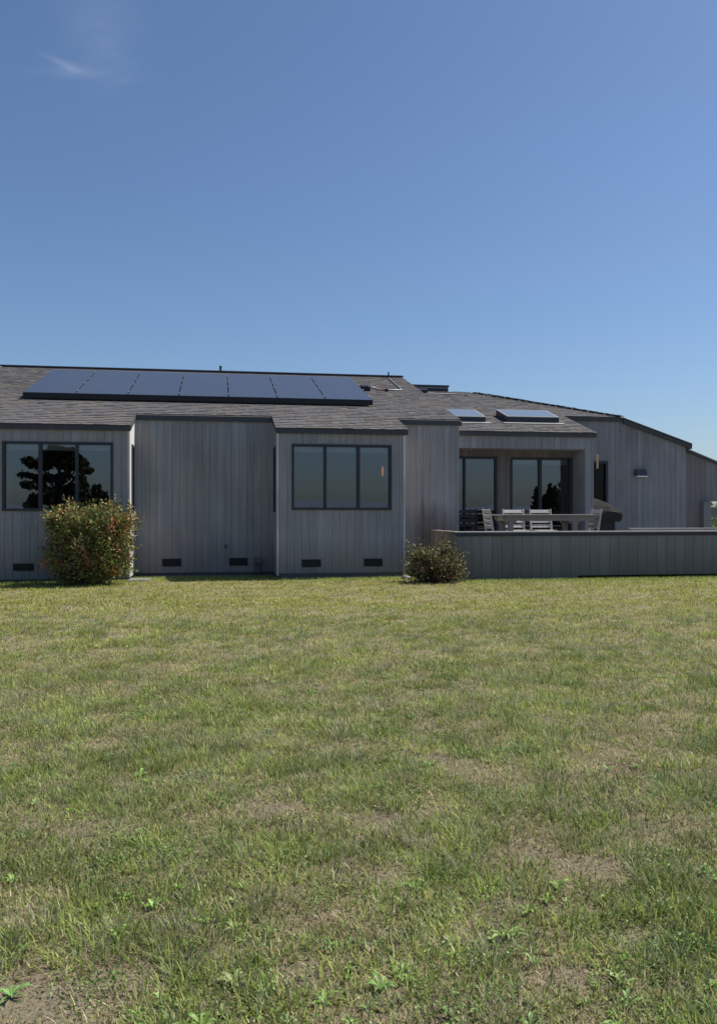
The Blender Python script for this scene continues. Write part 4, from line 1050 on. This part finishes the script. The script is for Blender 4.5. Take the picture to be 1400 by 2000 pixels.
# dead stems strewn over the bare spots
n = 9000; ci = rng.integers(0, len(BP), n); bp = np.array(BP)[ci]
add_blades(bp[:, 0] + rng.normal(0, .75, n) * bp[:, 2], bp[:, 1] + rng.normal(0, .75, n) * bp[:, 3], rng.uniform(.02, .07, n), rng.uniform(0, 6.28, n), rng.uniform(1.25, 1.53, n), rng.uniform(.0016, .003, n), np.array([(.33, .26, .20), (.27, .20, .155), (.42, .34, .27), (.20, .145, .11)])[rng.integers(0, 4, n)] * rng.uniform(.6, 1.1, (n, 1)))
# rank clumps: longer blue-green grass
n = 3400; tt = np.sqrt(rng.uniform(1.7 ** 2, 10 ** 2, n)); rr = rng.uniform(-1, 1, n) * (.47 * tt + .2); X = tt * SN + rr * CS; Y = tt * CS - rr * SN
_, pat, _ = fields(X, Y); kp = (rng.random(n) < np.clip(.15 + 2.2 * (pat - .38), .05, .9)) & in_lawn(X, Y) & (patches(X, Y) < .35); X, Y, tt = X[kp], Y[kp], tt[kp]; n = len(X); nb = 52; k = np.repeat(np.arange(n), nb); m_ = n * nb
ox, oy = rng.normal(0, .03, m_), rng.normal(0, .03, m_); hb2 = rng.uniform(.04, .095, n)
tc_ = np.array([(.25, .29, .165), (.30, .325, .195), (.40, .36, .235), (.22, .29, .08)])[rng.integers(0, 4, n)]
add_blades(X[k] + ox, Y[k] + oy, hb2[k] * rng.uniform(.6, 1.2, m_), np.arctan2(oy, ox) + rng.normal(0, .5, m_), np.abs(rng.normal(.85, .36, m_)), rng.uniform(.0016, .0034, m_), tc_[k] * rng.uniform(.6, 1.25, (m_, 1)) * rng.uniform(.6, 1.15, n)[k][:, None])
# taller fringe along the walls
n = 5200; X = rng.uniform(XL, XPE, n); Y = np.where(X < XB1, YB, np.where(X < XM0, YR - .3, np.where(X < XM1, YB, np.where(X < XP, YR, YP)))) - .02 - rng.exponential(.28, n); nb = 6; k = np.repeat(np.arange(n), nb); m_ = n * nb
add_blades(X[k] + rng.normal(0, .03, m_), Y[k] - np.abs(rng.normal(0, .03, m_)), rng.uniform(.025, .075, m_), rng.uniform(0, 6.28, m_), np.abs(rng.normal(.6, .3, m_)), rng.uniform(.004, .007, m_), GREEN[rng.integers(0, 5, n)][k] * rng.uniform(.9, 1.6, (m_, 1)))
print('grass blades', off // 5)
tag(np_mesh('grass', np.concatenate(V_), np.concatenate(Q_), np.concatenate(T_), np.concatenate(C_), m_grass), kind='stuff')

# broad-leaved weeds: flat rosettes of strap leaves
m_weed = attr_mat('weed_leaf', .5, 30, .2, .35, trans=.2)
def rosette_arrays(cx, cy, n, ln, wd, col, r, rise=.35):
    V, Q, C = [], [], []; o = 0
    for k in range(n):
        a = 2 * math.pi * k / n + r.uniform(-.3, .3); l = ln * r.uniform(.7, 1.2); ri = rise * r.uniform(.5, 1.6); tw = r.uniform(-.3, .3)
        d = np.array([math.cos(a), math.sin(a), 0]); s = np.array([-math.sin(a), math.cos(a), tw])
        cc = np.array(col) * r.uniform(.75, 1.3); seg = 5
        for i in range(seg + 1):
            f = i / seg; w = wd * l * (.25 + 1.5 * f * (1 - f) * 1.2) * (1 - f ** 6 * .9); p_ = np.array([cx, cy, .004]) + d * l * f * (1 - .15 * f) + np.array([0, 0, l * ri * (1.6 * f - 1.15 * f * f)])
            V += [p_ - s * w + np.array([0, 0, w * .3]), p_, p_ + s * w + np.array([0, 0, w * .3])]; C += [cc, cc * 1.2, cc]
            if i < seg:
                b0 = o + i * 3; Q += [(b0, b0 + 1, b0 + 4, b0 + 3), (b0 + 1, b0 + 2, b0 + 5, b0 + 4)]
        o += (seg + 1) * 3
    return V, Q, C
wr = random.Random(77); V, Q, C = [], [], []
for k in range(900):
    t_ = 1.8 + 9 * wr.random() ** 1.4; r2 = wr.uniform(-1, 1) * (.46 * t_ + .15); x, y = t_ * SN + r2 * CS, t_ * CS - r2 * SN
    if float(patches(np.array([x]), np.array([y]))[0]) > .3: continue
    if fbm(np.array([x * .9 + 3]), np.array([y * .9]), 88)[0] < .42: continue
    a, b_, c_ = rosette_arrays(x, y, wr.randint(5, 9), wr.uniform(.018, .046), wr.uniform(.10, .19), wr.choice([(.15, .25, .05), (.13, .22, .06), (.20, .27, .09), (.17, .28, .05)]), wr, wr.uniform(.4, .9))
    o = len(V); V += a; Q += [tuple(i + o for i in q_) for q_ in b_]; C += c_
# creeping clover-like patches of small bright leaves
LP_, LC = [], []
for k in range(260):
    t_ = 1.7 + 9.5 * wr.random() ** 1.2; r2 = wr.uniform(-1, 1) * (.46 * t_ + .15); x, y = t_ * SN + r2 * CS, t_ * CS - r2 * SN
    m_ = wr.randint(50, 170); sg = wr.uniform(.025, .08)
    q = np.stack([rng.normal(x, sg * 1.4, m_), rng.normal(y, sg, m_), rng.uniform(.012, .048, m_)], 1)
    LP_.append(q); LC.append(np.array(wr.choice([(.12, .22, .04), (.15, .25, .05), (.10, .18, .045), (.19, .25, .07)])) * rng.uniform(.65, 1.3, (m_, 1)))
LP_, LC = np.concatenate(LP_), np.concatenate(LC)
lv, lt, lc = leaves(LP_, np.zeros_like(LP_) + np.array([0, 0,   .25]), .009, LC, 99)
tag(np_mesh('weeds', np.concatenate([np.array(V), lv]), np.array(Q), lt + len(V), np.concatenate([np.array(C), lc]), m_weed), kind='stuff')
def plant(px, py, n, ln, wd, label, seed, col=(.13, .25, .06)):
    d = ray(px, py); k = HC / -d.z; x, y = d.x * k, d.y * k; r = random.Random(seed)
    a, b_, c_ = rosette_arrays(x, y, n, ln, wd, col, r, .55)
    tag(np_mesh('weed_plant', np.array(a), np.array(b_), None, np.array(c_), m_weed, None, (x, y, 0)), label, 'weed')
plant(22, 1950, 9, .06, .12, 'bright green weed rosette on bare soil in the near left corner', 5)
plant(455, 1925, 11, .05, .16, 'pale curled weed rosette at the bottom centre of the lawn', 6, (.22, .26, .09))
plant(985, 1835, 11, .065, .10, 'large green dandelion rosette in the lower right lawn', 8, (.17, .27, .06))
